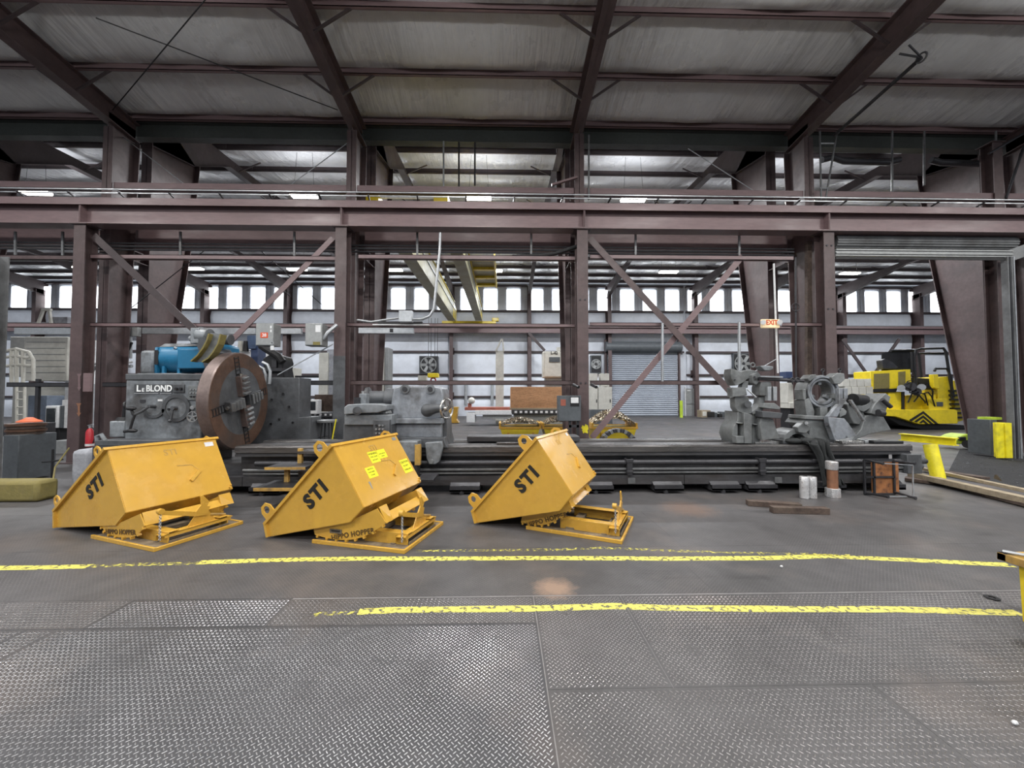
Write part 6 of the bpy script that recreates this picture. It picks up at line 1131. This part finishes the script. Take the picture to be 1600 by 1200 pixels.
# ================================================================== ROOF RODS, DUCTS, UPPER PIPES
def roofpt(x, y, drop=.25):
    d = V(ray(x, y)); z_ = lambda P: P.z-(zroof(P.y)-drop); lo, hi = 1.0, 10.6; c = V(_C)
    for _ in range(50):
        m_ = (lo+hi)/2; P = c+d*(m_/d.y)
        if P.z < zroof(P.y)-drop: lo = m_
        else: hi = m_
    return c+d*(lo/d.y)
for p, q, l in (((176, 172), (327, -8), 'thin roof bracing rod rising right from the first upper column'), ((150, 28), (528, 172), 'thin roof bracing rod falling right to the second upper column')): single(MB().cyl(roofpt(*p), roofpt(*q), .012, n=6), 'bracing_rod', black_steel, l, 'rod', 'roof bracing rods')
for p, q, Y_, l in (((192, 214), (312, 306), 10.3, 'thin rod falling right beside the first upper column'), ((428, 308), (545, 222), 10.3, 'thin rod rising right to the second upper column'), ((1075, 232), (1190, 306), 10.4, 'thin pale rod left of the fourth upper column'), ((200, 485), (352, 366), 11.1, 'thin rod rising right above the blue motor'), ((378, 366), (505, 478), 11.1, 'thin rod falling right to the second column'), ((1180, 580), (1215, 560), 9.8, 'short cable below the EXIT sign')): single(MB().cyl(at(*p, Y_), at(*q, Y_), .012, n=6), 'bracing_rod', galv if Y_ < 10.5 else dark_steel, l, 'rod', 'wall bracing rods')
for p, q, l in (((1316, 530), (1360, 592), 'left'), ((1405, 530), (1362, 590), 'right')): single(MB().bar(at(*p, 28.2), at(*q, 28.2), .2, .08, up=(0,1,0)), 'far_brace', primer_dk, 'dark knee brace on the back wall above the yellow machine, '+l+' one', 'brace', 'far wall braces')
single(MB().bar(at(826, 520, 28.2), at(851, 548, 28.2), .2, .08, up=(0,1,0)), 'far_brace', primer_dk, 'short dark brace on the back wall left of cabinet L-42', 'brace', 'far wall braces')
for x_, y0_, y1_, Y_, m__, l in ((693, 221, 304, 10.5, galv, 'thin silver pipe dropping above the brightest lamp'), (717, 221, 296, 10.7, dark_steel, 'dark rod just left of the brightest lamp'), (742, 221, 290, 10.7, dark_steel, 'dark rod above the brightest lamp'), (920, 211, 312, 9.9, grey_steel, 'thin grey conduit beside the third upper column'), (1394, 205, 301, 10.2, grey_steel, 'left pipe hanger above the large right lamp'), (1444, 205, 290, 10.2, grey_steel, 'middle pipe hanger above the large right lamp'), (1556, 205, 308, 10.2, grey_steel, 'rightmost vertical pipe above the doorway')): single(MB().cyl(at(x_, y0_, Y_), at(x_, y1_, Y_), .025, n=8), 'drop_pipe', m__, l, 'pipe')
for pts, l in (([(1284, 250), (1300, 246), (1318, 252), (1388, 254), (1405, 250)], 'left dark hanging duct in the upper right corner'), ([(1455, 250), (1470, 254), (1530, 256), (1550, 248)], 'right dark hanging duct in the upper right corner')):
    single(MB().tube([at(x_, y_, 10.45) for x_, y_ in pts], .085, 12), 'hanging_duct', dark_steel, l, 'duct', 'hanging ducts')
a, b_ = roofpt(1440, 90, .8), at(1303, 212, 9.6); t = thing('door_spring_pipe', 'long dark pipe slanting under the right rafter with a ring at its end', 'pipe', tuple(a)); MB().cyl(a, b_, .04, n=10).build('pipe', dark_steel, t); MB().torus(a, (1,.2,0), .09, .02, 14, 6).build('ring', grey_steel, t); MB().cyl(a, roofpt(1420, 70, .55), .02, n=6).cyl(a, roofpt(1405, 84, .55), .02, n=6).build('bracket', dark_steel, t)
t = thing('upper_ladder', 'dark narrow ladder frame beside the fourth upper column', 'ladder', tuple(at(1290, 310, 9.7)))
for x0_, x1_ in ((1281, 1283), (1308, 1290)): MB().cyl(at(x0_, 205, 9.7), at(x1_, 312, 9.7), .022, n=8).build('rail', grey_steel, t)
for y_ in (224, 294): MB().cyl(at(1281, y_, 9.7), at(1306-(y_-205)*.16, y_, 9.7), .018, n=6).build('rung', galv, t)
for pts, l in (([(1600, 228), (1572, 310)], 'left'), ([(1600, 208), (1545, 240)], 'upper')): single(MB().tube([at(x_, y_, 9.9) for x_, y_ in pts], .03, 8), 'sloping_pipe', dark_steel, l+' sloping dark pipe at the upper right edge', 'pipe', 'pipes at the upper right edge')
p0, p1 = at(868, 396, 9.6), at(905, 384, 9.6); single(MB().tube([at(800, 401, 9.7), at(850, 399, 9.65), p0, p1], .05, 10), 'flex_conduit', black_r, 'black flexible conduit sloping up to the third column', 'conduit')
single(MB().bar(at(862, 289, 9.8), at(902, 277, 9.8), .07, .05), 'upper_knee', primer_lt, 'short brown brace rising to the third upper column', 'brace')
# small litter on the near floor
for x_, y_, l in ((1586, 1133, 'small pale stone on the floor near the lower right corner'), (1221, 887, 'tiny white scrap on the floor just below the upper yellow line')): c = fl(x_, y_); single(MB().sphere((c.x, c.y, .012), .012, 6, 4, (1.3,.9,.9)), 'floor_scrap', white_p, l, 'scrap', smooth=False)
c = fl(1550, 935); single(MB().rev([(0,.02),(.003,.045),(.008,.045),(.008,.02)], (c.x, c.y, .001), (0,0,1), 16, True), 'black_washer', black_steel, 'black ring lying on the floor between the yellow lines at right', 'washer')
